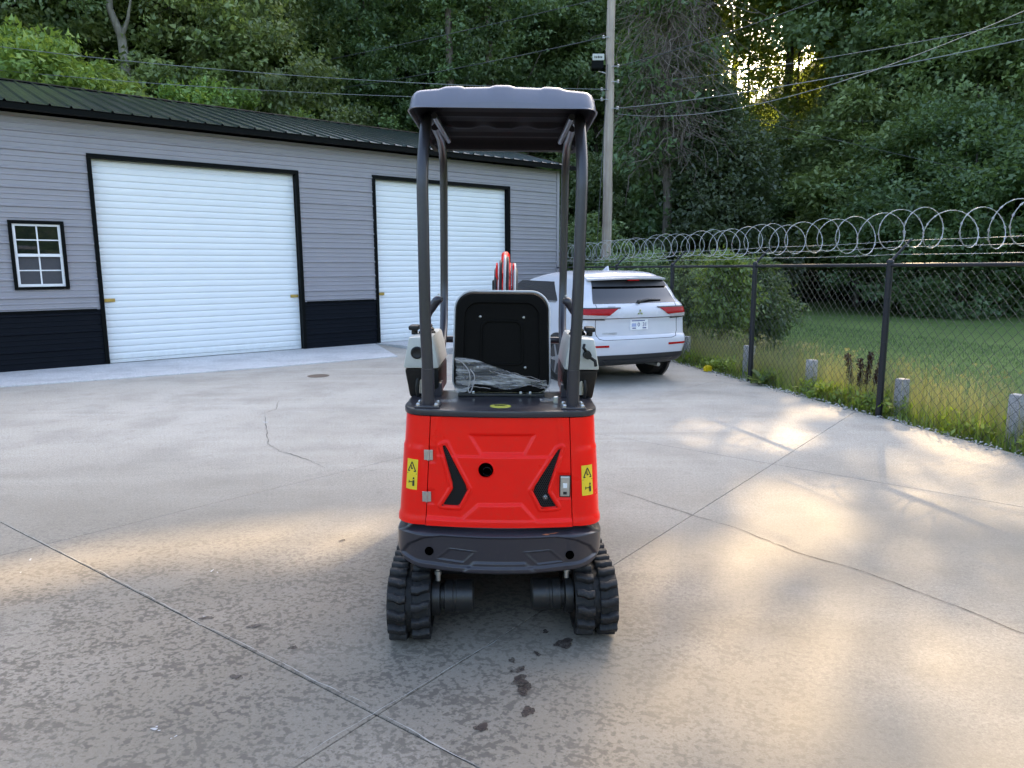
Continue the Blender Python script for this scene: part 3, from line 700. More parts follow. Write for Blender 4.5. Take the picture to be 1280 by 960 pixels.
def leaf_mesh(name, Lq, mat):
    n, k = Lq.shape[:2]; me = np_mesh(name, Lq.reshape(-1, 3), np.arange(n*k).reshape(n, k)); me.materials.append(mat); return me

KINDS = {   # H, R, zb, lobes, clumps, per, L, w, spread, shape, material, trunk r
    'mid':    (15, 4.4, 2.5, 24, 640, 96, .165, .12, .29, 'round', 'leaf_mid', .24),
    'dark':   (18, 4.3, 2.0, 28, 720, 96, .17, .125, .30, 'col', 'leaf_dark', .28),
    'round':  (12, 4.6, 1.8, 22, 640, 96, .16, .115, .28, 'round', 'leaf_mid', .22),
    'sap':    (8.6, 2.4, 1.5, 15, 280, 70, .20, .10, .27, 'col', 'leaf_bright', .10),
    'sap2':   (7.0, 2.0, 1.2, 13, 240, 70, .19, .095, .25, 'cone', 'leaf_bright', .09),
    'under':  (6.5, 3.4, .2, 26, 700, 90, .125, .09, .24, 'round', 'leaf_dark', .12),
    'shrub':  (4.0, 2.4, .1, 20, 480, 70, .11, .08, .19, 'round', 'leaf_mid', .07),
    'tall':   (20, 4.8, 8, 22, 560, 90, .18, .13, .42, 'round', 'leaf_yel', .28),
}
KINDS['high'] = (20, 4.8, 12.5, 20, 520, 90, .18, .13, .42, 'round', 'leaf_yel', .26)
KINDS['sparse'] = (15.5, 3.6, 4, 20, 150, 70, .18, .13, .34, 'round', 'leaf_yel', .2)
PROTO = {}
def proto(kind, var):
    if (kind, var) not in PROTO:
        H, Rr, zb, nl, nc, per, L, wd, sp, shp, mt, r0 = KINDS[kind]; sd = hash((len(kind), ord(kind[0]), ord(kind[-1]), var)) % 99991
        lob, lf = tree_data(sd, H, Rr, zb, nl, nc, per, L, wd, sp, shp)
        PROTO[(kind, var)] = (trunk_mesh(sd, H, zb, lob, r0), leaf_mesh('crown', lf, M[mt]), lob, lf)
        PROTO[(kind, var)][0].materials.append(M['bark'])
    return PROTO[(kind, var)]
TREES = 0
def place(kind, x, y, sc, rz, label, cat='tree', group=None, var=0, name=None, carve=True, dz=0.0, sxy=1.0, mat=None, bark=None):
    global TREES; TREES += 1
    tm, cm, lob, lf = proto(kind, var); z = hz(x, y)-.05+dz
    o = empty(name or {'under': 'understory_tree', 'shrub': 'shrub', 'sap': 'sapling', 'sap2': 'sapling'}.get(kind, 'broadleaf_tree'), (x, y, z), rz); o.scale = (sc*sxy, sc*sxy, sc)
    tag(o, label, cat, group)
    t_ = mobj('trunk', tm, None, o)
    mesh = cm
    if carve or mat:
        c, s = math.cos(rz), math.sin(rz); w_ = lf.mean(1)*np.array([sc*sxy, sc*sxy, sc]); wp = np.stack([w_[:, 0]*c-w_[:, 1]*s+x, w_[:, 0]*s+w_[:, 1]*c+y, w_[:, 2]+z], 1)
        op = openness(wp)
        if (op > .02).sum() > 300 or mat:
            rng = np.random.default_rng(int(abs(x*37+y*11))); keep = rng.uniform(0, 1, len(op)) > op
            mesh = leaf_mesh('crown', lf[keep], M[mat] if mat else cm.materials[0])
    mobj('crown', mesh, None, o); return o

rt = random.Random(21)
def edge_y(x): return float(np.interp(x, EX, EY))
GB = 'trees massed on the wooded hill'; LB = 'dense green broadleaf tree massed with others on the wooded hill'
LD = 'dark tall broadleaf tree deep in the wooded hill'; LU = 'dark low tree filling the edge of the wood'
# bright saplings just behind the garage roof
ORD = ['first', 'second', 'third', 'fourth', 'fifth', 'sixth', 'seventh', 'eighth', 'ninth', 'last']
LS = 'bright green sapling showing over the garage roof'
for s_, q_, k, v, sc in [(-6, 11, 'sap', 0, .9), (-4.2, 11.2, 'sap', 1, .80), (-2.4, 11.4, 'sap2', 0, 1.02), (-.8, 10.8, 'sap', 0, .84), (.8, 11.2, 'sap', 1, .98), (2.6, 10.6, 'sap2', 0, 1.08), (4.6, 11, 'sap', 0, .86), (6.4, 11.5, 'sap2', 0, 1.1), (8.8, 11.0, 'sap', 1, .8), (11, 10.5, 'sap2', 0, .95)]:
    p = GA+gu*s_+gm*q_; place(k, p.x, p.y, sc, rt.uniform(0, 6), ORD.pop(0)+' bright green sapling over the garage roof counted from the window end', 'sapling', 'bright saplings behind the garage', v, carve=False)
# edge understory along the lawn
x = -2.0
for (x, y, k, sc) in [(3.5, 33, 'under', 1.0), (6.5, 36, 'under', 1.1), (9.6, 38.3, 'under', 1.05), (12.6, 41.0, 'under', .8), (15.6, 38.6, 'under', 1.2), (17.6, 34.2, 'under', .75), (19.6, 30.6, 'under', 1.15), (20.3, 26.4, 'under', 1.05), (22.5, 22.6, 'under', 1.1), (25.5, 19.0, 'under', 1.1),
                      (.2, 32.5, 'under', .9), (-2.6, 33, 'under', 1.0)]:
    place(k, x, y, sc, rt.uniform(0, 6), LU, 'tree', 'low trees along the edge of the wood', int(x) % 2, carve=False)
# rows up the hill
for row, (d, step, kinds) in enumerate([(5.0, 4.6, ['mid', 'round', 'dark']), (11.0, 5.2, ['dark', 'mid']), (18.5, 6.0, ['dark', 'dark', 'mid']), (27, 7.0, ['dark', 'mid']), (37, 8.5, ['dark'])]):
    x = -44.0+row*1.7
    while x < 44:
        xx = x+rt.uniform(-1, 1); yy = edge_y(xx)+d+rt.uniform(-1.4, 1.4); k = rt.choice(kinds); sc = rt.uniform(.86, 1.14)
        st = step*(1.0 if -20 < xx < 26 else 1.25)
        # trunks stand across the slope: widen spacing where the edge runs steeply
        slope = abs(edge_y(xx+1)-edge_y(xx-1))/2; x += st/math.sqrt(1+slope*slope)
        if abs(xx) > .78*yy+6: continue
        ra = xx/yy
        if row >= 3 and -.34 < ra < -.02: continue
        # sunward rows of the wood, heights raised to shade the lot
        q = (xx*math.cos(SUN_AZ)-yy*math.sin(SUN_AZ)); sunward = (-26 < q < 9) and xx > 2
        if sunward and row in (1, 2): k = rt.choice(['tall', 'dark', 'tall']); sc = (1.44 if k == 'tall' else 1.40)*rt.uniform(.95, 1.06)
        if sunward and row in (1, 2) and .26 < ra < .50: k = 'high' if ra < .41 else 'tall'; sc = 1.44*rt.uniform(.97, 1.06)
        elif row == 0 and .26 < ra < .50: k = 'round'; sc = .82
        if row >= 3 and .26 < ra < .52: k = 'round'; sc = rt.uniform(.5, .65)
        elif sunward and row == 3: k = 'dark'; sc = 1.12
        place(k, xx, yy, sc, rt.uniform(0, 6.28), LD if k in ('dark', 'tall', 'high') else LB, 'tree', GB if k not in ('dark', 'tall', 'high') else 'tall dark trees deep in the wood', int(xx*3) % 2, carve=True)
# unseen wood behind the camera, which the garage window and the glossy paint mirror
for k in range(15):
    a = R(96+168*k/14); d = rt.uniform(40, 50); xx, yy = d*math.sin(a), d*math.cos(a)
    place(['mid', 'round', 'dark'][k % 3], xx, yy, rt.uniform(.75, .95), rt.uniform(0, 6), 'broadleaf tree mirrored in the dark garage window', 'tree', 'trees mirrored in the garage window', k % 2, carve=False)
# trees one can tell apart
p = AT(330, 70, 30); place('round', p.x, p.y, 1.02, 1.0, 'rounded mid green tree above the first white door', 'tree', None, 1, sxy=.85, carve=False)
p = AT(455, 60, 33); place('dark', p.x, p.y, .86, 2.0, 'dark bushy tree above the garage roof, next to the canopy', 'tree', None, 1, carve=False)
p = AT(1078, 250, 31); place('sap', p.x, p.y, 1.0, 2.0, 'mid green young tree standing before the darkest part of the wood', 'tree', None, 1, carve=False, mat='leaf_mid', sxy=1.25)
p = AT(1215, 250, 26); place('under', p.x, p.y, 1.1, 1.0, 'spreading mid green bush above the fence, nearest the right edge', 'bush', None, 0, carve=False, sxy=1.1)
for px, Y, sc in [(1066, 40.5, 1.3), (1092, 41.5, 1.38), (1180, 37, 1.22), (1235, 33, 1.2), (985, 44, 1.05), (925, 46, 1.12), (1012, 47, 1.2)]:
    p = AT(px, 300, Y); place('sparse' if px < 1020 else 'tall', p.x, Y, sc, px*.1, {1066: 'tall dark trunk before the sunlit gap, the nearer to the pole of a pair', 1092: 'tall dark trunk before the sunlit gap, the farther from the pole of a pair', 1180: 'tall trunked tree rising above the spreading bush by the fence', 1235: 'tall trunked tree nearest the right edge of the wood', 985: 'thin leaved tree before the middle of the bright sky gap', 925: 'thin leaved tree on the pole side of the bright sky gap', 1012: 'thin leaved tree between the sky gap and the tall dark trunks'}[px], 'tree', None, 0)
# leafy vine-grown mound
lob, lf = tree_data(501, 8.6, 3.0, .1, 30, 900, 75, .14, .11, .26, 'cone', .5)
p = Vector((8.0, 29.0, 0)); o = empty('vine_covered_tree', p, 0); tag(o, 'pyramid shaped tree smothered in leafy vines behind the razor wire', 'tree')
tm = trunk_mesh(501, 8.6, .5, lob, .14); tm.materials.append(M['bark']); mobj('trunk', tm, None, o)
M['leaf_kudzu'] = leaf_mat('leaf_vine', (.040, .072, .034), (.130, .175, .090), (.14, .2, .05)); mobj('crown', leaf_mesh('crown', lf, M['leaf_kudzu']), None, o)
# bare pale trunk with a fork, upper left
p = AT(152, 60, 27); z0 = hz(p.x, p.y); o = empty('bare_tree', (p.x, p.y, z0)); tag(o, 'pale bare forked trunk standing in leaves above the garage roof', 'tree')
zc = p.z-z0; b_ = MB(); b_.tube([(.1, 0, -.2), (.06, 0, zc*.5), (.1, 0, zc-.6), (.02, 0, zc+.4), (-.30, 0, zc+1.3), (-.22, 0, zc+2.8), (-.3, .1, zc+5)], [.20, .18, .16, .15, .11, .10, .05], 10)
b_.tube([(.03, 0, zc+.35), (.35, -.1, zc+.9), (.52, -.1, zc+1.6)], [.09, .06, .03], 7); b_.build('trunk', M['bark_pale'], o, smooth=60)
lob, lf = tree_data(77, 4.5, 1.8, .2, 10, 160, 36, .26, .12, .3, 'round'); lf = lf+np.array([-.3, .6, zc+2.6]); mobj('crown', leaf_mesh('crown', lf, M['leaf_mid']), None, o)
# tangle of dead brown vines right of the pole
p = Vector((5.9, 28.3, 0)); o = empty('dead_vine_tangle', p); tag(o, 'tall tangle of bare brown vines hanging right of the utility pole', 'vines')
rv = random.Random(9); b_ = MB(); b2_ = MB(); SPN = [(0, 0, -.2), (.1, 0, 4), (-.1, .2, 8), (.2, .1, 13), (.1, 0, 16)]
b_.tube(SPN, [.2, .17, .14, .1, .05], 8); b_.build('trunk', M['bark'], o, smooth=60)
for k in range(540):
    a = rv.uniform(0, 6.28); r_ = rv.uniform(.3, 1.5); zt = rv.uniform(6.5, 13.5); ln = rv.uniform(.8, 3.6); P = []; x, y = r_*math.cos(a), r_*math.sin(a)*.7; r_ *= 1
    q = 0; zz = zt; vx, vy = rv.gauss(0, .12), rv.gauss(0, .12)
    for i in range(8):
        P.append((x, y, max(.3, zz))); x += vx+rv.gauss(0, .19); y += vy+rv.gauss(0, .16); zz -= ln/8*rv.uniform(.3, 1.5)
    b2_.tube(P, rv.choice([.006, .008, .012]), 4, cap=False)
for k in range(240):
    a = rv.uniform(0, 6.28); r_ = rv.uniform(0, 1.4); z = rv.uniform(5.5, 12.5); P = []; x, y = r_*math.cos(a), r_*math.sin(a)*.7; dx, dz = rv.uniform(-1, 1), rv.uniform(-.6, .5)
    for i in range(6): P.append((x+dx*i*.28, y+rv.gauss(0, .1), z+dz*i*.2+rv.gauss(0, .07)))
    b2_.tube(P, .009, 4, cap=False)
vo = b2_.build('vines', M['vine'], o, recalc=False); vo['kind'] = 'stuff'
lob, lf = tree_data(78, 13.5, 1.9, .5, 20, 170, 36, .26, .14, .35, 'col'); mobj('crown', leaf_mesh('crown', lf+np.array([0, .9, 0]), M['leaf_dark']), None, o)
# ivy grown trunks above the canopy
for px, lab in [(562, 'ivy covered trunk above the canopy, the one nearer the garage'), (612, 'ivy covered trunk rising behind the middle of the canopy')]:
    p = AT(px, 60, 31); z0 = hz(p.x, p.y); o = empty('ivy_trunk', (p.x, p.y, z0)); tag(o, lab, 'tree')
    MB().tube([(0, 0, -.2), (.05, 0, 7), (-.1, 0, 15)], [.22, .18, .1], 9).build('trunk', M['bark'], o, smooth=60)
    lob, lf = tree_data(int(px), 15, .62, .3, 26, 330, 36, .17, .11, .22, 'col'); mobj('crown', leaf_mesh('crown', lf, M['leaf_dark']), None, o)

# shrubs close behind the fence
def small_shrub(name, x, y, H, Rr, seed, mat, lab, shp, n=300, L=.10):
    lob, lf = tree_data(seed, H, Rr, .05, 16, n, 34, L, L*.5, L*1.05, shp, .35, True); o = empty(name, (x, y, -.03)); tag(o, lab, 'shrub')
    tm = trunk_mesh(seed, H, .1, lob, .03); tm.materials.append(M['stem']); mobj('stem', tm, None, o); mobj('foliage', leaf_mesh('foliage', lf, M[mat]), None, o)
small_shrub('shrub', 5.15, 15.6, 1.85, .95, 31, 'leaf_dark', 'dark green rounded shrub on the lawn behind the fence', 'round', 420)
small_shrub('sapling', 4.15, 14.2, 1.95, .42, 32, 'leaf_bright', 'light green slender sapling behind the fence near the car', 'col', 170, .12)
small_shrub('shrub', 3.1, 18.5, 2.3, 1.2, 33, 'leaf_dark', 'dark shrub behind the fence beyond the white car', 'round', 420)
small_shrub('shrub', 4.3, 17.6, 2.0, 1.0, 35, 'leaf_mid', 'mid green shrub between the car and the dark rounded shrub', 'round', 360)
small_shrub('shrub', 2.4, 23.5, 3.2, 1.6, 36, 'leaf_dark', 'large dark shrub at the foot of the utility pole', 'round', 420, .13)

# ================================================================== GRASS, WEEDS, GRAVEL
def blades(name, n, tr, nr, h0, h1, wd, mat, seed, lab, bend=.5, dens=None):
    rng = np.random.default_rng(seed); t = rng.uniform(*tr, n); q = rng.uniform(*nr, n)
    if dens is not None: k = rng.uniform(0, 1, n) < dens(t, q); t, q = t[k], q[k]; n = len(t)
    base = np.array(F0)+t[:, None]*np.array(FD)+q[:, None]*np.array(FN); base[:, 2] = -.03
    h = rng.uniform(h0, h1, n)*(.75+.5*np.abs(np.sin(t*1.7+q))); a = rng.uniform(0, 6.283, n); dr = np.stack([np.cos(a), np.sin(a), np.zeros(n)], 1); sd = np.stack([-np.sin(a), np.cos(a), np.zeros(n)], 1)
    bd = rng.uniform(.05, bend, n)[:, None]; w_ = wd*rng.uniform(.6, 1.4, n)[:, None]; rows = []
    for i, (u, ww) in enumerate([(0, 1), (.45, .85), (.8, .55), (1, .08)]):
        c = base+dr*bd*h[:, None]*u*u; c[:, 2] += h*u*(1-.25*bd[:, 0]*u); rows += [c-sd*w_*ww*.5, c+sd*w_*ww*.5]
    V = np.stack(rows, 1).reshape(-1, 3); i0 = np.arange(n)[:, None]*8
    Qd = np.concatenate([i0+np.array([[0, 1, 3, 2]])+2*k for k in range(3)], 0)
    me = np_mesh(name, V, Qd); o = mobj(name, me, M[mat]); tag(o, lab, 'grass', kind='stuff'); return o
blades('lawn_grass', 60000, (-6, 16), (.5, 7.5), .035, .075, .007, 'weed_dark' if 'weed_dark' in M else 'weed', 1, 'short mown grass of the lawn beyond the fence') if False else None
M['lawn_blade'] = leaf_mat('lawn_blade', (.035, .080, .024), (.065, .125, .042), (.09, .16, .03))
blades('lawn_grass', 30000, (-6, 18), (.5, 8), .03, .07, .007, 'lawn_blade', 1, 'short mown grass of the lawn beyond the fence')
blades('weed_grass', 15000, (-7, 14), (.02, .62), .10, .30, .009, 'weed', 2, 'bright green weeds growing along the fence foot', dens=lambda t, q: np.clip(1.1-q*.9, 0, 1)*np.where(t < 1.0, 1, .6))
blades('seed_grass', 13000, (-7, 14), (.05, .95), .28, .62, .005, 'straw', 3, 'tall pale seeding grass standing behind the fence', .35)
rng = np.random.default_rng(5); n = 1100   # seed heads
t = rng.uniform(-7, 13, n); q = rng.uniform(.1, .95, n); c = np.array(F0)+t[:, None]*np.array(FD)+q[:, None]*np.array(FN); c[:, 2] = rng.uniform(.30, .62, n)
lf = leaves(rng, c, np.tile(np.array([[.2, 0, 1.]]), (n, 1)), 7, .018, .035, .012, -.5); tag(mobj('grass_seed_heads', leaf_mesh('grass_seed_heads', lf, M['straw'])), 'pale seed heads on the tall grass behind the fence', 'grass', kind='stuff')
rng = np.random.default_rng(15); n = 1500; t = rng.uniform(-7, 13, n); q = np.abs(rng.normal(.12, .22, n)); kk = (np.sin(t*2.1)+np.sin(t*5.3+1)+rng.normal(0, .8, n)) > .1; t, q = t[kk], q[kk]; n = len(t)
c = np.array(F0)+t[:, None]*np.array(FD)+q[:, None]*np.array(FN); c[:, 2] = rng.uniform(.0, .2, n)
lf = leaves(rng, c, np.tile(np.array([[-.5, -.3, .6]]), (n, 1)), 14, .05, .07, .035, .1, True); tag(mobj('weed_leaves', leaf_mesh('weed_leaves', lf, M['weed'])), 'mixed leafy weeds crowding the foot of the fence', 'weeds', kind='stuff')
# gravel
rng = np.random.default_rng(8); n = 1500; t = rng.uniform(-7, 12, n); q = rng.normal(.0, .055, n); r_ = rng.uniform(.006, .022, n)
oc = np.array([(1, 0, 0), (-1, 0, 0), (0, 1, 0), (0, -1, 0), (0, 0, .7), (0, 0, -.7)], float); oq = np.array([(0, 2, 4), (2, 1, 4), (1, 3, 4), (3, 0, 4), (2, 0, 5), (1, 2, 5), (3, 1, 5), (0, 3, 5)])
c = np.array(F0)+t[:, None]*np.array(FD)+q[:, None]*np.array(FN); c[:, 2] = r_*.35
V = (c[:, None, :]+oc[None]*r_[:, None, None]*rng.uniform(.6, 1.3, (n, 6, 1))).reshape(-1, 3); Qd = (np.arange(n)[:, None, None]*6+oq[None]).reshape(-1, 3)
tag(mobj('gravel', np_mesh('gravel', V, Qd), M['gravel']), 'loose pale gravel spilled along the foot of the fence', 'gravel', kind='stuff')
# broad leaf weed
p = fence_pt(2.32, .0); o = empty('broadleaf_weed', p); tag(o, 'dark green broad leaf weed spilling through the fence foot', 'weed')
rw = random.Random(2)
for k in range(26):
    a = rw.uniform(0, 6.28); e = rw.uniform(.2, 1.1); L = rw.uniform(.18, .36); wv = L*.22; d = Vector((math.cos(a)*math.cos(e), math.sin(a)*math.cos(e), math.sin(e))); s_ = Vector((-math.sin(a), math.cos(a), 0)); P = []
    for i in range(5):
        u = i/4; c = d*L*u+Vector((0, 0, -.5*L*u*u*.6+.02)); ww = wv*math.sin(math.pi*(.08+.9*u))**.8*.5; P.append([c-s_*ww, c+Vector((0, 0, -.006)), c+s_*ww])
    MB().grid(P).build('leaf', M['leaf_mid'], o, recalc=False, smooth=180)
# dock stalks
p = fence_pt(.62, .28, -.03); o = empty('dock_plant', p); tag(o, 'dark red brown dock seed stalks beside the nearest fence post', 'weed')
for k, (dx, H) in enumerate([(-.42, .62), (-.08, .60), (.16, .70), (.45, .74)]):
    b_ = MB(); lean = dx*.45; P = [FD*(-dx*.25)+FD*(-lean*u)*1.0+Vector((0, 0, H*u)) for u in np.linspace(0, 1, 6)]; b_.tube(P, [.007, .006, .005, .005, .004, .002], 5)
    st = b_.build('stalk', M['dock'], o)
    rg = np.random.default_rng(k); u = rg.uniform(.45, 1, 150); cc = np.array([FD*(-dx*.25)+FD*(-lean*v)+Vector((0, 0, H*v)) for v in u]); lf = leaves(rg, cc, np.tile([[0, 0, .6]], (150, 1)), 3, .016, .030, .02, 0); mobj('seed_cluster', leaf_mesh('seed_cluster', lf, M['dock']), None, st)
# yellow cap by the fence
p = fence_pt(3.78, -.06); b_ = MB(); b_.b2((-.05, -.05, 0), (.05, .05, .085)); b_.b2((-.035, -.035, .085), (.035, .035, .10)); b_.b2((-.075, -.03, .012), (-.05, .03, .07))
M['yellow_pl'] = paint('yellow_plastic', (.72, .55, .01), .4, dirt=.04)
o = b_.build('yellow_cap', M['yellow_pl'], bevel=.008); o.location = p; o.rotation_euler = (0, 0, .4); tag(o, 'small bright yellow plastic cap lying at the fence foot', 'cap')
# ================================================================== MINI EXCAVATOR
EXO = Vector((-.062, 3.80, 0)); ex = empty('mini_excavator', EXO); tag(ex, 'red and dark grey mini excavator with open canopy seen from behind', 'excavator')
RL = Matrix.Rotation(R(.9), 4, 'Y')
def U(p):                                 # upper works lean very slightly on the uneven concrete
    q = RL @ (Vector(p)-Vector((0, 0, .5))); return q+Vector((0, 0, .5))
TY = Matrix.Rotation(R(2.6), 4, 'Z')
def T(p): return TY @ Vector(p)+Vector((-.016, 0, 0))
def smooth01(x): x = max(0., min(1., x)); return x*x*(3-2*x)
def sdpoly(x, z, poly):                   # signed distance, negative inside
    d = 1e9; ins = False; n = len(poly)
    for i in range(n):
        ax, az = poly[i]; bx_, bz = poly[(i+1) % n]; ex_, ez = bx_-ax, bz-az; wx, wz = x-ax, z-az
        t = max(0, min(1, (wx*ex_+wz*ez)/(ex_*ex_+ez*ez+1e-12))); d = min(d, math.hypot(wx-ex_*t, wz-ez*t))
        if (az > z) != (bz > z) and x < (bx_-ax)*(z-az)/(bz-az)+ax: ins = not ins
    return -d if ins else d
def hp(zx, zy): return ((470+zx/4-622)/287, 1.05-(500+zy/4-523)/290)     # hood picture coords -> (x, z)
class Plan:                               # half outline (x,y) from rear centre round the corner to the side
    def __init__(s, hw, rc, y0, bow, ylen):
        P = []; xs = np.linspace(0, hw-rc, 40)
        for x in xs: P.append((x, y0+bow*(x/(hw-rc))**2))
        ye = y0+bow
        for a in np.linspace(0, math.pi/2, 24)[1:]: P.append((hw-rc+rc*math.sin(a), ye+rc*(1-math.cos(a))))
        P.append((hw, ye+ylen)); s.P = np.array(P); s.t = np.concatenate([[0], np.cumsum(np.linalg.norm(np.diff(s.P, axis=0), axis=1))]); s.L = s.t[-1]
    def at(s, t):
        a = abs(t); x = float(np.interp(a, s.t, s.P[:, 0])); y = float(np.interp(a, s.t, s.P[:, 1]))
        e = .004; x1 = float(np.interp(a+e, s.t, s.P[:, 0])); y1 = float(np.interp(a+e, s.t, s.P[:, 1])); x0 = float(np.interp(a-e, s.t, s.P[:, 0])); y0 = float(np.interp(a-e, s.t, s.P[:, 1]))
        dx, dy = x1-x0, y1-y0; l = math.hypot(dx, dy)+1e-9; nx, ny = dy/l, -dx/l; sg = 1 if t >= 0 else -1
        return x*sg, y, nx*sg, ny
HZ0, HZ1 = .565, 1.05
hood = Plan(.460, .11, -.745, .03, .50)
def hood_pt(t, z, d=0.0):
    x, y, nx, ny = hood.at(t); v = (z-HZ0)/(HZ1-HZ0); k = 1-.062*v; return Vector((x*k+nx*d, y+.035*v+ny*d, z))
ventL = [hp(*q) for q in [(296, 240), (320, 234), (448, 460), (402, 552), (310, 550), (366, 455)]]
ventR = [hp(*q) for q in [(940, 246), (916, 254), (776, 462), (824, 558), (910, 554), (860, 470)]]
trapT = [hp(*q) for q in [(445, 182), (795, 180), (738, 280), (510, 280)]]
lowP = [hp(*q) for q in [(180, 612), (415, 618), (500, 540), (722, 536), (800, 622), (1010, 620), (1010, 720), (180, 720)]]
crease = hp(0, 292)[1]
hingeP = [[hp(*q) for q in [(190, 250), (268, 250), (268, 330), (190, 330)]], [hp(*q) for q in [(190, 470), (268, 470), (268, 545), (190, 545)]]]
latchP = [hp(*q) for q in [(912, 378), (990, 378), (990, 512), (912, 512)]]
exh = hp(536, 358)
def plate(d, w=.010): return smooth01(.5-d/w/1.0)
def relief(x, z):
    h = -.010*plate(sdpoly(x, z, trapT), .016)
    h += .009*plate(sdpoly(x, z, lowP), .016)
    h -= .007*smooth01((z-crease)/.010+.5)*smooth01((.30-abs(x))/.03)
    for vp in (ventL, ventR):
        d = sdpoly(x, z, vp); h += .006*smooth01((.018-d)/.006) - .014*plate(d+.002, .006)
    for q in hingeP+[latchP]: h -= .004*plate(sdpoly(x, z, q), .008)
    h += .004*smooth01((.600-z)/.012)
    return h
def surf(fn, t0, t1, nt_, z0, z1, nz_, rel=None, skip=None, th=.012):
    Pt = []; 
    for i in range(nz_+1):
        z = z0+(z1-z0)*i/nz_; Pt.append([fn(t0+(t1-t0)*j/nt_, z, rel(t0+(t1-t0)*j/nt_, z) if rel else 0) for j in range(nt_+1)])
    b = MB(); n = (nt_+1); vs = [p for row in Pt for p in row]; fs = []
    for i in range(nz_):
        for j in range(nt_):
            if skip and skip(t0+(t1-t0)*(j+.5)/nt_, z0+(z1-z0)*(i+.5)/nz_): continue
            fs.append((i*n+j, i*n+j+1, (i+1)*n+j+1, (i+1)*n+j))
    b.add(vs, fs)
    # returned rims give the sheet a visible thickness
    for row, dz in ((Pt[0], 0), (Pt[-1], 0)): b.grid([row, [p+Vector((0, th*1.5, 0)) for p in row]])
    for col in (0, -1): c = [r_[col] for r_ in Pt]; b.grid([c, [p+Vector((-.3*p.x*th/.3, th*1.5, 0)) for p in c]])
    return b
inhole = lambda x, z: sdpoly(x, z, ventL) < -.001 or sdpoly(x, z, ventR) < -.001 or math.hypot(x-exh[0], z-exh[1]) < .034
dr = surf(hood_pt, -.327, .327, 190, HZ0, HZ1, 140, relief, inhole).build('hood_door', M['red'], ex, smooth=50, xf=U, recalc=False)
for vp in (ventL, ventR):                  # mesh grilles with moulded rims
    c = [Vector(hood_pt(x, z, -.004)) for x, z in vp]; P = []
    for i in range(len(c)):
        a, e = c[i], c[(i+1) % len(c)]; P += [a.lerp(e, u) for u in (.1, .5, .9)]
    MB().tube(P, .0035, 6, closed=True).build('vent_rim', M['red'], dr, xf=U, smooth=60)
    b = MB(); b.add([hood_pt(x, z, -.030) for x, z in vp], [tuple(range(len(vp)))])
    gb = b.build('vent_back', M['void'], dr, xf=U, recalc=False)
    b = MB(); xs = [q[0] for q in vp]; zs_ = [q[1] for q in vp]; st = .0092; row = 0; z = min(zs_)
    while z < max(zs_):                    # hexagonal wire lattice
        x = min(xs)+(row % 2)*st/2
        while x < max(xs):
            if sdpoly(x, z, vp) < .001:
                for a in (R(90), R(210), R(330)):
                    e = (x+math.cos(a)*st*.56, z+math.sin(a)*st*.56); p0, p1 = hood_pt(x, z, -.008), hood_pt(e[0], e[1], -.008); s_ = (p1-p0).cross(Vector((0, 1, 0))).normalized()*.0010
                    b.add([p0-s_, p0+s_, p1+s_, p1-s_], [(0, 1, 2, 3)])
            x += st
        z += st*.86; row += 1
    b.build('vent_mesh', M['vent_wire'], dr, xf=U, recalc=False)
b = MB(); e0 = hood_pt(exh[0], exh[1], 0)
for k in range(1): b.tube([e0+Vector((.0355*math.cos(a), -.001, .0355*math.sin(a))) for a in np.linspace(0, 2*math.pi, 25)[:-1]], .003, 6, closed=True)
b.build('exhaust_rim', M['red'], dr, xf=U, smooth=60)
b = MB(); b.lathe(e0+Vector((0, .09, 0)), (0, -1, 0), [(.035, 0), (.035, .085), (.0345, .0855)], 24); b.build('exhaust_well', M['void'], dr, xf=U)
b = MB(); b.tube([e0+Vector((.006, .05, -.004)), e0+Vector((.006, -.012, -.006))], .019, 16, cap=False); b.build('exhaust_pipe', M['black_metal'], dr, xf=U, smooth=60)
for q in hingeP:
    cx_, cz_ = sum(p[0] for p in q)/4, sum(p[1] for p in q)/4; b = MB(); c = hood_pt(cx_, cz_, .003)
    b.box(c+Vector((-.011, .001, 0)), (.017, .005, .046)); b.box(c+Vector((.011, 0, 0)), (.017, .005, .046)); b.cyl(c+Vector((0, -.004, -.024)), c+Vector((0, -.004, .024)), .0055, 12); b.build('hinge', M['steel'], dr, bevel=.001, xf=U)
c = hood_pt(sum(p[0] for p in latchP)/4, sum(p[1] for p in latchP)/4, .003); lt = MB().box(c, (.042, .008, .092)).build('latch', M['steel'], dr, bevel=.006, xf=U)
MB().box(c+Vector((0, -.003, 0)), (.048, .005, .098)).build('latch_seal', M['black_plastic'], lt, xf=U, bevel=.002) if False else None
MB().box(c+Vector((0, .002, 0)), (.050, .006, .100)).build('latch_seal', M['black_plastic'], lt, bevel=.004, xf=U)
MB().box(c+Vector((0, -.005, -.030)), (.016, .003, .012)).build('key_slot', M['ink'], lt, xf=U)
MB().box(c+Vector((0, -.005, .004)), (.018, .003, .022)).build('latch_button', M['vinyl'], lt, xf=U, bevel=.001)
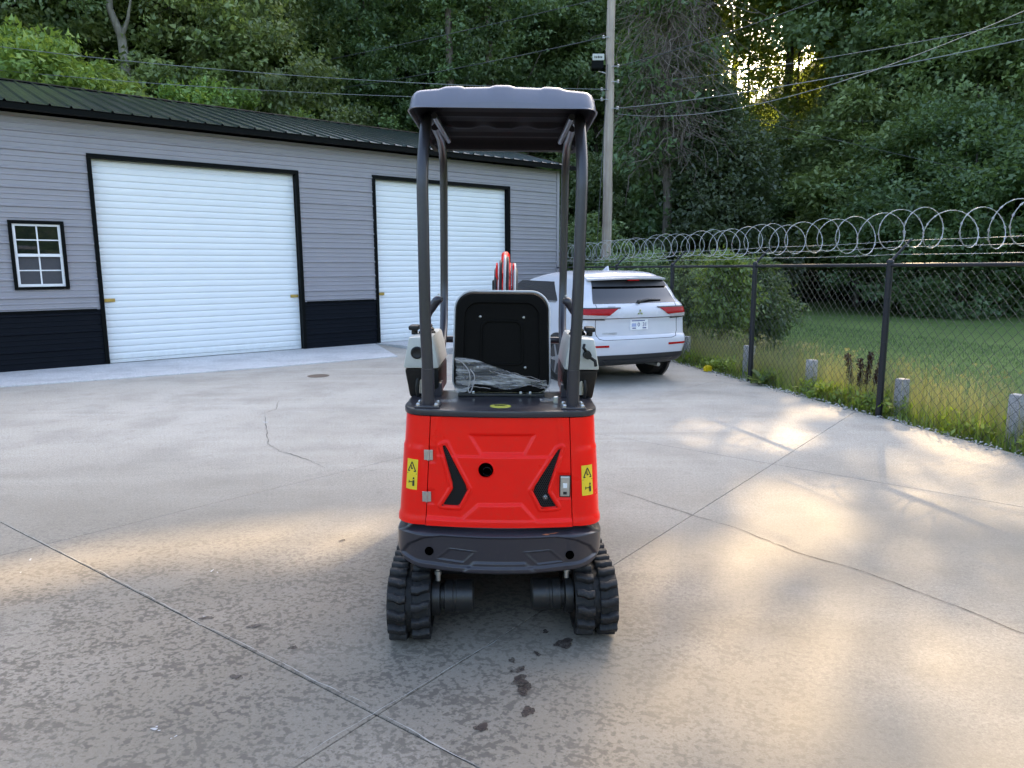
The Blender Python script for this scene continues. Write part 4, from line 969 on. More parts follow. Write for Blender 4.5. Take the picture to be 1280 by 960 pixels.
# hardware seen through the right vent
q = hp(850, 508); MB().lathe(hood_pt(q[0], q[1], -.022), (0, -1, 0), [(.012, 0), (.012, .008), (.006, .012)], 10).build('bolt', M['steel'], dr, xf=U)
for sg in (-1, 1):                         # corner panels
    def crel(t, z): return .005*smooth01((.602-z)/.012)-.004*smooth01((z-crease-.03)/.012)*smooth01((abs(t)-.345)/.02)
    cp = surf(hood_pt, sg*.3315, sg*hood.L, 46, HZ0, HZ1, 44, crel).build('corner_panel', M['red'], ex, smooth=50, xf=U, recalc=False)
    # side louvre
    b = MB()
    for k in range(9): b.b2((sg*.418, -.38+k*.03, .70+.012*k), (sg*.4435, -.366+k*.03, .92)) if False else None
    # warning label
    zc = (hp(0, 397)[1] if sg < 0 else hp(0, 420)[1]); tc = sg*.408; hh = .068
    def lab_grid(t0, t1, z0, z1, d): return [[hood_pt(t0+(t1-t0)*j/4, z0+(z1-z0)*i/2, d) for j in range(5)] for i in range(3)]
    lw = .030; lo = MB().grid(lab_grid(tc-lw, tc+lw, zc-hh, zc+hh, .0015)).build('warning_label', M['yellow'], cp, xf=U, recalc=False)
    b = MB(); F = lambda u, v, d=.0028: hood_pt(tc+u, zc+v, d)
    def stroke(pts, w_):
        for (u0, v0), (u1, v1) in zip(pts, pts[1:]):
            dx, dz = u1-u0, v1-v0; l = math.hypot(dx, dz); nx, nz_ = -dz/l*w_/2, dx/l*w_/2
            b.add([F(u0-nx, v0-nz_), F(u0+nx, v0+nz_), F(u1+nx, v1+nz_), F(u1-nx, v1-nz_)], [(0, 1, 2, 3)])
    stroke([(-.021, .014), (0, .056), (.021, .014), (-.021, .014)], .005); stroke([(-.002, .040), (-.004, .028), (.006, .024)], .004); stroke([(-.004, .022), (.004, .030)], .003)
    stroke([(-.028, .003), (.028, .003)], .0018); stroke([(.012, -.052), (.012, -.026)], .010); stroke([(.012, -.022), (.012, -.013)], .008); stroke([(-.010, -.034), (.008, -.034)], .004); stroke([(-.012, -.041), (-.012, -.028)], .004)
    b.build('warning_marks', M['ink'], lo, xf=U, recalc=False)
# inner body block (dark) that closes the hood
b = MB(); b.b2((-.375, -.61, .57), (.375, -.06, 1.035)); b.build('engine_bay', M['black_metal'], ex, xf=U)
# deck plate
def rrect(hx, y0, y1, r_, z, n=8):
    P = []
    for cx_, cy_, a0 in [(hx-r_, y1-r_, 0), (-hx+r_, y1-r_, 90), (-hx+r_, y0+r_, 180), (hx-r_, y0+r_, 270)]:
        for k in range(n+1): a = R(a0+90*k/n); P.append((cx_+r_*math.cos(a), cy_+r_*math.sin(a), z))
    return P
deckP = []
for t in np.linspace(-hood.L, hood.L, 61): q = hood_pt(t, HZ1, .004); deckP.append((q.x, q.y, 1.053))
b = MB(); b.prism(deckP, (0, 0, .030)); deck = b.build('deck_plate', M['grey_paint'], ex, bevel=.008, xf=U, smooth=40)
b = MB(); b.lathe((.0, -.60, 1.0835), (0, 0, 1), [(.048, 0), (.046, .001)], 32); dc = b.build('oval_decal', M['decal'], deck, xf=U)
for k in range(4): MB().b2((-.03+.002*k, -.575-.012*k, 1.085), (.03-.006*k, -.571-.012*k, 1.0856)).build('decal_line', M['ink'], dc, xf=U) if k < 3 else None
# floor and side plates ahead of the engine bay
b = MB(); b.b2((-.42, -.055, .50), (.42, .55, .56)); b.b2((-.36, -.66, .44), (.36, .55, .495)); b.build('floor_plate', M['grey_paint'], ex, bevel=.01, xf=U)
for sg in (-1, 1): b = MB(); b.b2((sg*.40, -.20, .565), (sg*.435, .10, .98)); b.build('side_panel', M['red'], ex, bevel=.01, xf=U)
# counterweight bumper
bp = Plan(.472, .17, -.785, .035, .34)
bz = lambda zx, zy: ((470+zx/4-622)/284, .552-(500+zy/4-664)/262)
diaL = [bz(*q) for q in [(292, 800), (358, 746), (490, 755), (428, 810)]]; diaR = [bz(*q) for q in [(738, 756), (870, 750), (938, 808), (806, 816)]]
trapB = [bz(*q) for q in [(415, 862), (482, 806), (742, 806), (808, 866), (808, 905), (415, 905)]]
archB = [(-.445, .418), (-.41, .470), (-.345, .508), (-.26, .524), (.26, .524), (.345, .508), (.41, .470), (.445, .418), (.37, .399), (.2, .388), (-.2, .388), (-.37, .399)]
holes = [bz(255, 765), bz(968, 778)]
def bump_lim(t): a = min(1, abs(t)/.52); return .335+.075*a**6, .556-.030*max(0, (a-.75)/.25)**2
def bump_pt(t, v, d=0):
    z0, z1 = bump_lim(t); x, y, nx, ny = bp.at(t); z = z0+(z1-z0)*v
    prof_ = -.065*smooth01((.16-v)/.16)**1.0 - .05*smooth01((v-.84)/.16)
    return Vector((x+nx*(d+prof_), y+ny*(d+prof_), z))
def brel(t, v):
    z0, z1 = bump_lim(t); z = z0+(z1-z0)*v; x = bp.at(t)[0]; h = 0
    for q in (diaL, diaR): dd = sdpoly(x, z, q); h += .003*smooth01((.0045-abs(dd))/.003)-.003*plate(dd, .006)
    h += .007*plate(sdpoly(x, z, trapB), .012) - .011*plate(sdpoly(x, z, archB), .010)
    for q in holes: h -= 0
    return h
b = MB(); nt_, nv = 220, 84; Pt = [[bump_pt(bp.L*(2*j/nt_-1), i/nv, brel(bp.L*(2*j/nt_-1), i/nv)) for j in range(nt_+1)] for i in range(nv+1)]
b.grid(Pt)
for row in (Pt[0], Pt[-1]): b.grid([row, [Vector((p.x*.6, max(p.y+.1, -.62), p.z)) for p in row]])
bum = b.build('counterweight', M['grey_paint'], ex, smooth=55, xf=U, recalc=False)
for q in holes: e = Vector((q[0], bump_pt(q[0], .5).y+.0185, q[1])); MB().lathe(e, (math.copysign(.12, q[0]), -1, 0), [(.0195, 0), (.0195, .0120), (.0175, .0135), (.0165, .0115)], 20).build('bolt_hole_disc', M['void'], bum, xf=U)  # flat black disc stands in for the shade inside each hole
sc_ = blob((0, 0), .016, .35, .1, 5, 20, 0); sc_.v = [tuple(bump_pt((470+850/4-622)/284+v[0], .905+v[1]*1.2, .0022)) for v in sc_.v]; sc_.build('paint_scrape', M['rust'], bum, xf=U, recalc=False)
sc_ = blob((0, 0), .026, .10, .1, 6, 20, 0); sc_.v = [tuple(bump_pt((470+890/4-622)/284+v[0], .915+v[1]*1.2, .0022)) for v in sc_.v]; sc_.build('paint_scrape', M['rust'], bum, xf=U, recalc=False)
MB().b2((-.40, -.68, .36), (.40, .2, .43)).build('frame_plate', M['black_metal'], ex, xf=U)

# canopy frame
def bendpath(P, r_=.05, n=5):
    out = [Vector(P[0])]
    for a, c, e in zip(P, P[1:], P[2:]):
        a, c, e = Vector(a), Vector(c), Vector(e); d1 = (a-c).normalized()*min(r_, (a-c).length*.45); d2 = (e-c).normalized()*min(r_, (e-c).length*.45)
        for k in range(n+1): u = k/n; out.append((c+d1)*(1-u)**2+c*2*u*(1-u)+(c+d2)*u*u)
    return out+[Vector(P[-1])]
for sg in (-1, 1):
    P = bendpath([(sg*.325, -.62, 1.24), (sg*.335, -.615, 1.45), (sg*.345, -.60, 2.12), (sg*.335, -.52, 2.345), (sg*.335, -.40, 2.355)], .09)
    po = MB().tube(P, .0255, 18).build('rear_post', M['grey_paint'], ex, smooth=60, xf=U)
    MB().tube([(sg*.325, -.62, 1.085), (sg*.325, -.62, 1.255)], .0285, 18).build('post_sleeve', M['grey_paint'], po, smooth=50, xf=U)
    b = MB(); b.box((sg*.325, -.62, 1.087), (.11, .10, .012)); b.build('post_foot', M['grey_paint'], po, bevel=.004, xf=U)
    for dx, dy in ((-.04, -.036), (.04, -.036), (-.04, .036), (.04, .036)): MB().lathe((sg*.325+dx, -.62+dy, 1.092), (0, 0, 1), [(.010, 0), (.010, .008), (.006, .014)], 8).build('bolt', M['steel'], po, xf=U)
    P = bendpath([(sg*.325, -.30, 1.09), (sg*.330, -.12, 1.12), (sg*.33, .22, 1.36), (sg*.335, .30, 1.55), (sg*.335, .30, 2.28), (sg*.33, .12, 2.355), (sg*.325, -.25, 2.36)], .11)
    fp = MB().tube(P, .0215, 16).build('front_post', M['grey_paint'], ex, smooth=60, xf=U)
    b = MB(); b.box((sg*.325, -.32, 1.115), (.075, .09, .07)); b.build('post_foot', M['grey_paint'], fp, bevel=.008, xf=U)
    MB().tube([(sg*.30, -.52, 2.352), (sg*.29, .1, 2.352)], .014, 10).build('roof_bar', M['grey_paint'], fp, smooth=60, xf=U)
MB().tube([(-.33, .26, 1.30), (.33, .26, 1.30)], .019, 12).build('cross_bar', M['grey_paint'], ex, smooth=60, xf=U)
# canopy roof: rounded shell with three ribs
cu, cv = 61, 49; HX, Y0c, Y1c = .392, -.735, .37
def can_pt(i, j, low=False):
    u = -1+2*i/(cu-1); v = j/(cv-1); x = HX*u; y = Y0c+(Y1c-Y0c)*v
    ex_ = max(0, (abs(u)-.86)/.14); ey = max(0, (.09-v)/.09, (v-.93)/.07); e = min(1, math.hypot(ex_, ey))
    z = 2.418+.022*(1-u*u)-.012*v
    rib = sum(smooth01((.115-abs(u-c))/.025) for c in (-.53, 0, .53)); z += .008*rib*(1-e**4)
    if ex_ > 0 and ey > 0:                # round the plan corners
        k = max(1, math.hypot(ex_, ey)); x = math.copysign(HX*(.86+.14*ex_/k), u); y = (Y0c+(Y1c-Y0c)*(.09-.09*ey/k)) if v < .5 else (Y0c+(Y1c-Y0c)*(.93+.07*ey/k))
    z -= .030*(1-math.sqrt(max(0, 1-e*e)))+ (.045*e**6)
    return Vector((x, y, z))
top = [[can_pt(i, j) for j in range(cv)] for i in range(cu)]
b = MB(); b.grid(top)
ring = [top[i][0] for i in range(cu)]+[top[cu-1][j] for j in range(1, cv)]+[top[i][cv-1] for i in range(cu-2, -1, -1)]+[top[0][j] for j in range(cv-2, 0, -1)]
cen = Vector((0, -.18, 0)); lows = [Vector((p.x*1.012, cen.y+(p.y-cen.y)*1.008, 2.342)) for p in ring]; r1 = ring+ring[:1]; l1 = lows+lows[:1]; l2 = [Vector((p.x*.985, cen.y+(p.y-cen.y)*.985, 2.342)) for p in l1]
b.grid([r1, l1]); b.grid([l1, l2])
can = b.build('canopy_roof', M['canopy'], ex, smooth=42, xf=U, recalc=True)
# inner liner with moulded channels
def lin(i, j):
    u = -1+2*i/40; v = j/40; x = .375*u; y = -.71+1.06*v; e = max(smooth01((abs(u)-.80)/.2), smooth01((.12-v)/.12), smooth01((v-.90)/.1))
    z = 2.392-.045*e; fr = .018*smooth01((.05-abs(v-.55))/.02)*(1-.7*max(0, min(1, 8*(abs(abs(u)-.53)-.1) if abs(u) > .25 else 8*(abs(u)-.1))))
    z -= fr+.012*smooth01((.04-abs(v-.80))/.02)+.010*smooth01((.03-abs(v-.33))/.015)
    return Vector((x, y, z))
MB().grid([[lin(i, j) for j in range(41)] for i in range(41)]).build('liner', M['canopy_in'], can, smooth=35, xf=U, recalc=False)

# seat
def seat_xz(hw, z0, z1, r_, n=10):
    P = []
    for cx_, cz_, a0 in [(hw-r_, z1-r_, 0), (-hw+r_, z1-r_, 90), (-hw+r_*.7, z0+r_*.7, 180), (hw-r_*.7, z0+r_*.7, 270)]:
        rr_ = r_ if a0 < 180 else r_*.7
        for k in range(n+1): a = R(a0+90*k/n); P.append((cx_+rr_*math.cos(a), cz_+rr_*math.sin(a)))
    return P
outl = [(x*(1.0-.10*(z-1.345)), z) for x, z in seat_xz(.228, 1.105, 1.585, .085)]; ycen = -.335
def seat_y(x, z, d): return ycen+.16*(z-1.10)*.55-d
b = MB(); rings = []
for sc_s, d in [(1.0, -.03), (1.0, .015), (.97, .030), (.86, .034), (.80, .034), (.785, .022), (.50, .020), (.46, .020), (.445, .026), (.42, .026), (.405, .018), (.0, .018)]:
    zc = 1.345; rings.append([Vector((x*sc_s, 0, zc+(z-zc)*(sc_s if sc_s < .9 else sc_s))) for x, z in outl])
    for v in rings[-1]: v.y = seat_y(v.x, v.z, d)
R_ = [r_+r_[:1] for r_ in rings]; b.grid(R_); seat = b.build('seat_back', M['seat'], ex, smooth=40, xf=U, recalc=True)
MB().tube([Vector((x*1.012, seat_y(x, z, -.012), 1.345+(z-1.345)*1.012)) for x, z in outl], .0065, 8, closed=True).build('piping', M['piping'], seat, smooth=60, xf=U)
b = MB(); b.prism([Vector((x*.98, seat_y(x, z, -.03), 1.345+(z-1.345)*.98)) for x, z in outl], (0, .075, 0)); b.build('back_cushion', M['seat'], seat, bevel=.02, seg=3, smooth=40, xf=U)
for x, z in [(-.105, 1.468), (.105, 1.466), (.115, 1.225), (-.115, 1.225)]: MB().lathe((x, seat_y(x, z, .020), z), (0, -1, 0), [(.0065, 0), (.0065, .003), (.003, .006)], 10).build('bolt', M['steel'], seat, xf=U)
b = MB(); b.b2((-.225, -.30, 1.12), (.225, .16, 1.21)); b.build('seat_cushion', M['seat'], ex, bevel=.03, seg=3, smooth=40, xf=U)
b = MB(); b.b2((-.21, -.36, 1.084), (.21, .12, 1.098)); b.b2((-.15, -.30, 1.098), (-.11, .08, 1.118)); b.b2((.11, -.30, 1.098), (.15, .08, 1.118)); b.build('seat_rail', M['black_metal'], ex, xf=U, bevel=.003)
for x in (-.135, .095, .14): MB().lathe((x, -.355, 1.098), (0, 0, 1), [(.008, 0), (.008, .008), (.004, .018)], 8).build('rail_bolt', M['steel'], ex, xf=U)
# stretch film still wrapped round the lower seat back
rw = random.Random(12); P = []
for i in range(15):
    v = i/14; row = []
    for j in range(41):
        u = -1+2*j/40; x = .232*u; zt = 1.275-.055*(u+1)-.012*math.sin(3*u); zb_ = 1.135-.012*math.sin(5*u+1)-.02*smooth01((-.55-u)/.2)*1.6; z = zb_+(zt-zb_)*v
        y = seat_y(x, z, .040+.004*math.sin(v*34+u*7)+.003*math.sin(u*40+v*9)) + .045*smooth01((abs(u)-.93)/.07)
        row.append(Vector((x, y, z)))
    P.append(row)
wrap = MB().grid(P).build('stretch_film', M['wrap'], ex, smooth=180, xf=U, recalc=False)
M['film_fold'] = paint('film_fold', (.42, .38, .36), .25, dirt=0)
for k in range(10):                        # gathered folds and loose tails
    b = MB(); u0 = rw.uniform(-1, .95); ln = rw.uniform(.25, 1.2); v0 = rw.uniform(.12, 1.0) if k < 7 else rw.uniform(0, .3); P = []
    for i in range(9):
        u = min(1, u0+ln*i/8); x = .232*u; zt = 1.275-.055*(u+1); z = 1.135+(zt-1.135)*v0+rw.gauss(0, .0025)-(.02*(i/8) if k > 6 else 0); P.append((x, seat_y(x, z, .0455+rw.uniform(0, .003)), z))
    b.tube(P, rw.uniform(.0006, .0018), 4); b.build('film_fold', M['film_fold'], wrap, xf=U, recalc=False)
P = [(-.225, seat_y(0, 1.27, .047), 1.268), (-.19, seat_y(0, 1.25, .052), 1.255), (-.155, seat_y(0, 1.2, .055), 1.215), (-.148, seat_y(0, 1.18, .055), 1.17), (-.160, seat_y(0, 1.14, .055), 1.12), (-.150, seat_y(0, 1.1, .055), 1.100), (-.135, seat_y(0, 1.13, .055), 1.14), (-.125, seat_y(0, 1.16, .055), 1.19), (-.15, seat_y(0, 1.2, .052), 1.22)]
MB().tube(bendpath(P, .02), .0028, 5).build('film_fold', M['film_fold'], wrap, xf=U, recalc=False)

# control consoles and joysticks
for sg in (-1, 1):
    def cx(x): return sg*x
    xi, xo = .300, .462; ya, yb_ = -.40, .06
    b = MB()                              # lower black box, tapering down
    b.add([(cx(.300), ya+.05, 1.075), (cx(.445), ya+.05, 1.075), (cx(.445), yb_, 1.075), (cx(.300), yb_, 1.075), (cx(xi), ya, 1.222), (cx(xo), ya, 1.222), (cx(xo), yb_, 1.222), (cx(xi), yb_, 1.222)], [(0, 1, 2, 3), (4, 5, 6, 7), (0, 1, 5, 4), (1, 2, 6, 5), (2, 3, 7, 6), (3, 0, 4, 7)])
    co = b.build('console_base', M['black_plastic'], ex, bevel=.014, seg=2, smooth=40, xf=U)
    b = MB(); q0 = [(xi-.002, 1.224), (xo+.006, 1.224), (xo-.006, 1.285), (xo-.022, 1.372), (xi+.028, 1.378), (xi+.010, 1.30)]
    b.prism([(cx(x), ya-.006, z) for x, z in q0], (0, yb_-ya+.012, 0)); cs = b.build('console_cover', M['beige'], ex, bevel=.014, seg=2, smooth=40, xf=U)
    if sg < 0:
        b = MB(); b.lathe((cx(.40), ya-.004, 1.300), (0, -1, 0), [(.030, 0), (.030, .006), (.024, .010), (.010, .006)], 22); b.build('socket_ring', M['black_plastic'], cs, smooth=50, xf=U)
    else:
        b = MB(); b.lathe((cx(.405), ya-.004, 1.300), (0, -1, 0), [(.020, 0), (.020, .012), (.012, .018), (.012, .04), (.018, .045), (.018, .055)], 16); b.tube([(cx(.40), ya-.02, 1.315), (cx(.385), ya-.04, 1.335), (cx(.39), ya-.03, 1.35)], .007, 8); b.tube([(cx(.415), ya-.02, 1.29), (cx(.44), ya-.05, 1.275), (cx(.445), ya-.045, 1.25)], .008, 8); b.build('ignition_key', M['black_plastic'], cs, smooth=50, xf=U)
    MB().cyl((cx(.385), ya+.03, 1.10), (cx(.385), ya+.03, 1.17), .012, 12).build('hydraulic_fitting', M['steel'], co, xf=U, smooth=50)
    MB().tube([(cx(.40), ya+.02, 1.085), (cx(.405), ya, 1.13), (cx(.40), ya+.04, 1.20)], .008, 8).build('hose', M['black_plastic'], co, xf=U, smooth=50)
    y = -.20                               # joystick
    b = MB(); b.lathe((cx(.375), y, 1.372), (0, 0, 1), [(.042, 0), (.043, .008), (.034, .018), (.036, .026), (.026, .036), (.028, .044), (.018, .052), (.014, .06)], 20); bt = b.build('joystick_boot', M['black_plastic'], ex, smooth=50, xf=U)
    b = MB(); b.tube(bendpath([(cx(.375), y, 1.42), (cx(.365), y+.0, 1.47), (cx(.350), y-.005, 1.500), (cx(.325), y-.01, 1.540), (cx(.298), y-.02, 1.545)], .03), [.013, .013, .013, .014, .015, .016, .017, .018, .019, .020, .021, .021, .022, .022, .022, .023, .023, .022, .018, .012][:20], 14); b.build('joystick', M['grey_paint'], bt, smooth=60, xf=U)
    MB().lathe((cx(.315), y-.012, 1.565), (0, 0, 1), [(.006, 0), (.006, .004), (.003, .007)], 8).build('button', M['steel'], bt, xf=U)
    b = MB(); b.box((cx(.435), y-.02, 1.405), (.050, .10, .024)); b.build('wrist_rest', M['black_plastic'], ex, bevel=.010, smooth=40, xf=U)
    MB().cyl((cx(.435), y-.02, 1.37), (cx(.435), y-.02, 1.395), .016, 12).build('rest_stem', M['black_plastic'], ex, xf=U)
# crumpled film scraps on the deck
for x, y, s_ in [(-.24, -.55, .034), (.215, -.50, .032)]:
    rr_ = random.Random(int(x*100)); b = MB(); n = 9
    P = [[(x+s_*(i/8-.5)*2+rr_.gauss(0, .004), y+s_*.6*(j/8-.5)*2+rr_.gauss(0, .004), 1.087+abs(rr_.gauss(.008, .007))) for j in range(9)] for i in range(9)]; b.grid(P); b.build('film_scrap', M['wrap'], ex, xf=U, recalc=False)
MB().box((.255, -.52, 1.10), (.022, .022, .035)).build('latch_pin', M['steel'], ex, bevel=.004, xf=U)

# undercarriage
TR, YC0, YC1 = .166, -.632, .54; TW = .195
def track_path(r_, n=30):
    P = []
    for k in range(n+1): a = R(90+180*k/n); P.append((YC0+r_*math.cos(a), TR+r_*math.sin(a)))
    for k in range(n+1): a = R(-90+180*k/n); P.append((YC1+r_*math.cos(a), TR+r_*math.sin(a)))
    return P
tp_o = track_path(TR-.027); per = np.array(tp_o+tp_o[:1]); seglen = np.linalg.norm(np.diff(per, axis=0), axis=1); cum = np.concatenate([[0], np.cumsum(seglen)]); TL = cum[-1]
def path_at(s):
    s = s % TL; i = min(len(seglen)-1, int(np.searchsorted(cum, s, side='right')-1)); u = (s-cum[i])/max(1e-9, seglen[i]); p = per[i]*(1-u)+per[i+1]*u; d = (per[i+1]-per[i])/max(1e-9, seglen[i]); return p, d
lug_m = {}
for sg in (-1, 1):
    xc = sg*.426; b = MB(); inner = track_path(TR-.050)
    prof_b = [(-TW/2, -.022), (-TW/2, -.004), (-TW/2+.012, 0), (-.018, 0), (-.014, -.006), (.014, -.006), (.018, 0), (TW/2-.012, 0), (TW/2, -.004), (TW/2, -.022)]
    rows = []
    for (y, z), (yi, zi) in zip(tp_o, inner):
        ny, nz_ = (y-yi), (z-zi); l = math.hypot(ny, nz_); ny /= l; nz_ /= l
        rows.append([Vector((xc+x, y+ny*d, z+nz_*d)) for x, d in prof_b]+[Vector((xc-TW/2, y-.022*ny, z-.022*nz_))])
    rows.append(rows[0]); b.grid(rows); tr = b.build('rubber_track', M['rubber'], ex, smooth=40, xf=T, recalc=True)
    # moulded lugs, staggered in two columns
    pit = TL/46
    for k in range(46):
        for side in (-1, 1):
            s = (k+(.5 if side > 0 else 0))*pit; p, d = path_at(s); nrm = (-d[1], d[0]); c0 = np.array([YC0 if p[0] < (YC0+YC1)/2 else YC1, TR])
            if (p-c0)[0]*nrm[0]+(p-c0)[1]*nrm[1] < 0: nrm = (-nrm[0], -nrm[1])
            if side not in lug_m:
                lb = MB(); w0, w1 = .010, .094   # chevron bar in local (x across, y along, z out)
                out = [(w0, -.022), (w0+.030, -.028), (w1-.026, -.014), (w1, -.010), (w1, .026), (w1-.030, .024), (w0+.034, .012), (w0, .016)]
                lb.add([(side*x, y, -.004) for x, y in out]+[(side*(x*.96+.003), y*.80, .026) for x, y in out], [tuple(range(8))[::-1], tuple(range(8, 16))]+[(i, (i+1) % 8, 8+(i+1) % 8, 8+i) for i in range(8)])
                o = lb.build('track_lug', M['rubber_lug'], None, bevel=.003, seg=1, smooth=45); COL.objects.unlink(o); lug_m[side] = o.data; bpy.data.objects.remove(o)
            o = mobj('track_lug', lug_m[side], None, tr)
            xa = Vector((1, 0, 0)); za = Vector((0, nrm[0], nrm[1])); ya_ = za.cross(xa); m4 = Matrix((xa, ya_, za)).transposed().to_4x4(); m4.translation = Vector((xc, p[0], p[1]))
            o.matrix_basis = Matrix.Translation((-.016, 0, 0)) @ TY @ m4
    # track frame, sprocket, idler, rollers, travel motor
    b = MB(); b.b2((xc-.055, YC0+.16, .09), (xc+.055, YC1-.16, .24)); fr = b.build('track_frame', M['black_metal'], ex, bevel=.02, xf=T)
    for yy in (YC0, YC1): b = MB(); b.lathe((xc-.04, yy, TR), (1, 0, 0), [(.08, 0), (.112, .012), (.112, .068), (.08, .08)], 28); b.build('sprocket' if yy < 0 else 'idler', M['black_metal'], fr, smooth=40, xf=T)
    for yy in np.linspace(YC0+.28, YC1-.28, 4): b = MB(); b.lathe((xc-.05, yy, .085), (1, 0, 0), [(.035, 0), (.045, .02), (.045, .08), (.035, .10)], 16); b.build('roller', M['black_metal'], fr, smooth=40, xf=T)
    xin = xc-sg*.10
    b = MB(); b.lathe((xin, YC0+.02, .185), (-sg, 0, 0), [(.088, 0), (.088, .035), (.060, .04), (.060, .055), (.074, .058), (.074, .095), (.070, .098), (.070, .11), (.074, .112), (.074, .185), (.066, .192), (.03, .194)], 30); mo = b.build('travel_motor', M['black_metal'], ex, smooth=35, xf=T)
    b = MB(); b.lathe((xin-sg*.03, YC0-.03, .285), (0, 0, 1), [(.012, 0), (.012, .03), (.016, .03), (.016, .045), (.009, .047), (.009, .08)], 10); b.build('hose_fitting', M['steel'], mo, smooth=40, xf=T)
    MB().tube(bendpath([(xin-sg*.03, YC0-.03, .36), (xin-sg*.05, YC0, .42), (xin-sg*.09, YC0+.1, .41), (xin-sg*.12, YC0+.3, .36)], .06), .012, 10).build('hose', M['black_plastic'], mo, smooth=60, xf=T)
b = MB(); b.b2((-.34, -.28, .14), (.34, .28, .30)); b.b2((-.10, .28, .16), (.10, .62, .26)); b.lathe((0, 0, .30), (0, 0, 1), [(.24, 0), (.24, .09), (.22, .10)], 32); b.build('undercarriage_frame', M['black_metal'], ex, bevel=.012, xf=T)
b = MB(); b.grid([[Vector((x, .80+.05*math.sin(v*3.1)*-1+.03*v, .02+.27*v)) for x in (-.5, -.25, 0, .25, .5)] for v in np.linspace(0, 1, 8)]); bl = MB(); bl.slab([[Vector((x, .80-.05*math.sin(v*3.1)+.03*v, .02+.27*v)) for x in (-.5, -.25, 0, .25, .5)] for v in np.linspace(0, 1, 8)], (0, -.018, 0)); bl.build('dozer_blade', M['red'], ex, xf=T, smooth=40)
b = MB(); b.b2((-.30, .55, .15), (-.22, .77, .21)); b.b2((.22, .55, .15), (.30, .77, .21)); b.build('blade_arm', M['grey_paint'], ex, bevel=.01, xf=T)
# boom, arm, bucket and hoses
def beam(P, w_, h0, h1): 
    rows = []
    P = [Vector(p) for p in P]
    for i, p in enumerate(P):
        a, c = P[max(0, i-1)], P[min(len(P)-1, i+1)]; d = (c-a).normalized(); nn = Vector((0, -d.z, d.y)); h = h0+(h1-h0)*math.sin(math.pi*min(1, i/(len(P)-1)))
        rows.append([p+nn*h/2+Vector((-w_/2, 0, 0)), p+nn*h/2+Vector((w_/2, 0, 0)), p-nn*h/2+Vector((w_/2, 0, 0)), p-nn*h/2+Vector((-w_/2, 0, 0)), p+nn*h/2+Vector((-w_/2, 0, 0))])
    b = MB().grid(rows); b.add(rows[0][:4], [(0, 1, 2, 3)]); b.add(rows[-1][:4], [(0, 1, 2, 3)]); return b
b = MB(); b.b2((-.09, .52, .42), (.09, .78, .72)); b.cyl((0, .70, .38), (0, .70, .80), .055, 20); b.build('swing_post', M['red'], ex, bevel=.012, xf=U)
bmP = [(.0, .74, .66), (.0, .83, .95), (.0, .95, 1.25), (.0, 1.10, 1.52), (0, 1.32, 1.66), (0, 1.62, 1.66), (0, 1.95, 1.58)]
bo = beam(bmP, .082, .10, .17).build('boom', M['red'], ex, bevel=.006, xf=U)
for sg in (-1, 1):
    b = MB(); b.prism([(sg*.050, 1.20, 1.50), (sg*.050, 1.02, 1.52), (sg*.050, 1.10, 1.72), (sg*.050, 1.20, 1.735), (sg*.050, 1.34, 1.70)], (sg*.012, 0, 0)); b.build('boom_bracket', M['red'], bo, bevel=.004, xf=U)
    b = MB(); b.cyl((sg*.075, 1.16, 1.62), (sg*.055, 1.16, 1.62), .022, 14); b.build('pin', M['steel'], bo, xf=U)
MB().cyl((0, 1.12, 1.64), (0, 1.62, 1.79), .032, 18).build('arm_cylinder', M['red'], bo, smooth=50, xf=U)
MB().cyl((0, 1.62, 1.79), (0, 2.0, 1.76), .016, 14).build('cylinder_rod', M['chrome'], bo, smooth=50, xf=U)
MB().cyl((0, .90, .62), (0, 1.10, 1.20), .034, 18).build('boom_cylinder', M['red'], bo, smooth=50, xf=U)
for k, (x, z, c) in enumerate([(-.028, 1.755, 'black_plastic'), (.000, 1.79, 'zinc'), (.018, 1.78, 'black_plastic'), (-.062, 1.70, 'black_plastic'), (.066, 1.735, 'zinc'), (.078, 1.70, 'black_plastic')]):
    P = bendpath([(x*.8, .80, .9), (x, .88, 1.28), (x, 1.02, z-.12), (x, 1.14, z), (x*1.0, 1.40, z-.03), (x, 1.7, z-.08)], .09); MB().tube(P, .0095, 8).build('hydraulic_hose', M[c], bo, smooth=60, xf=U)
MB().b2((-.085, 1.08, 1.42), (-.06, 1.24, 1.62)).build('work_lamp', M['black_plastic'], bo, bevel=.01, xf=U)
beam([(0, 1.90, 1.70), (0, 1.97, 1.45), (0, 2.02, 1.0), (0, 2.02, .62)], .075, .10, .14).build('dipper_arm', M['red'], ex, bevel=.006, xf=U)
pr_ = [(2.02, .60), (1.90, .42), (1.86, .22), (1.95, .10), (2.12, .08), (2.28, .16), (2.12, .20), (2.05, .32), (2.10, .50)]
b = MB(); b.prism([(-.18, y, z) for y, z in pr_], (.36, 0, 0)); bk = b.build('bucket', M['grey_paint'], ex, bevel=.006, xf=U)
for x in (-.14, -.05, .05, .14): MB().box((x, 2.32, .15), (.035, .10, .02)).build('bucket_tooth', M['steel'], bk, xf=U)
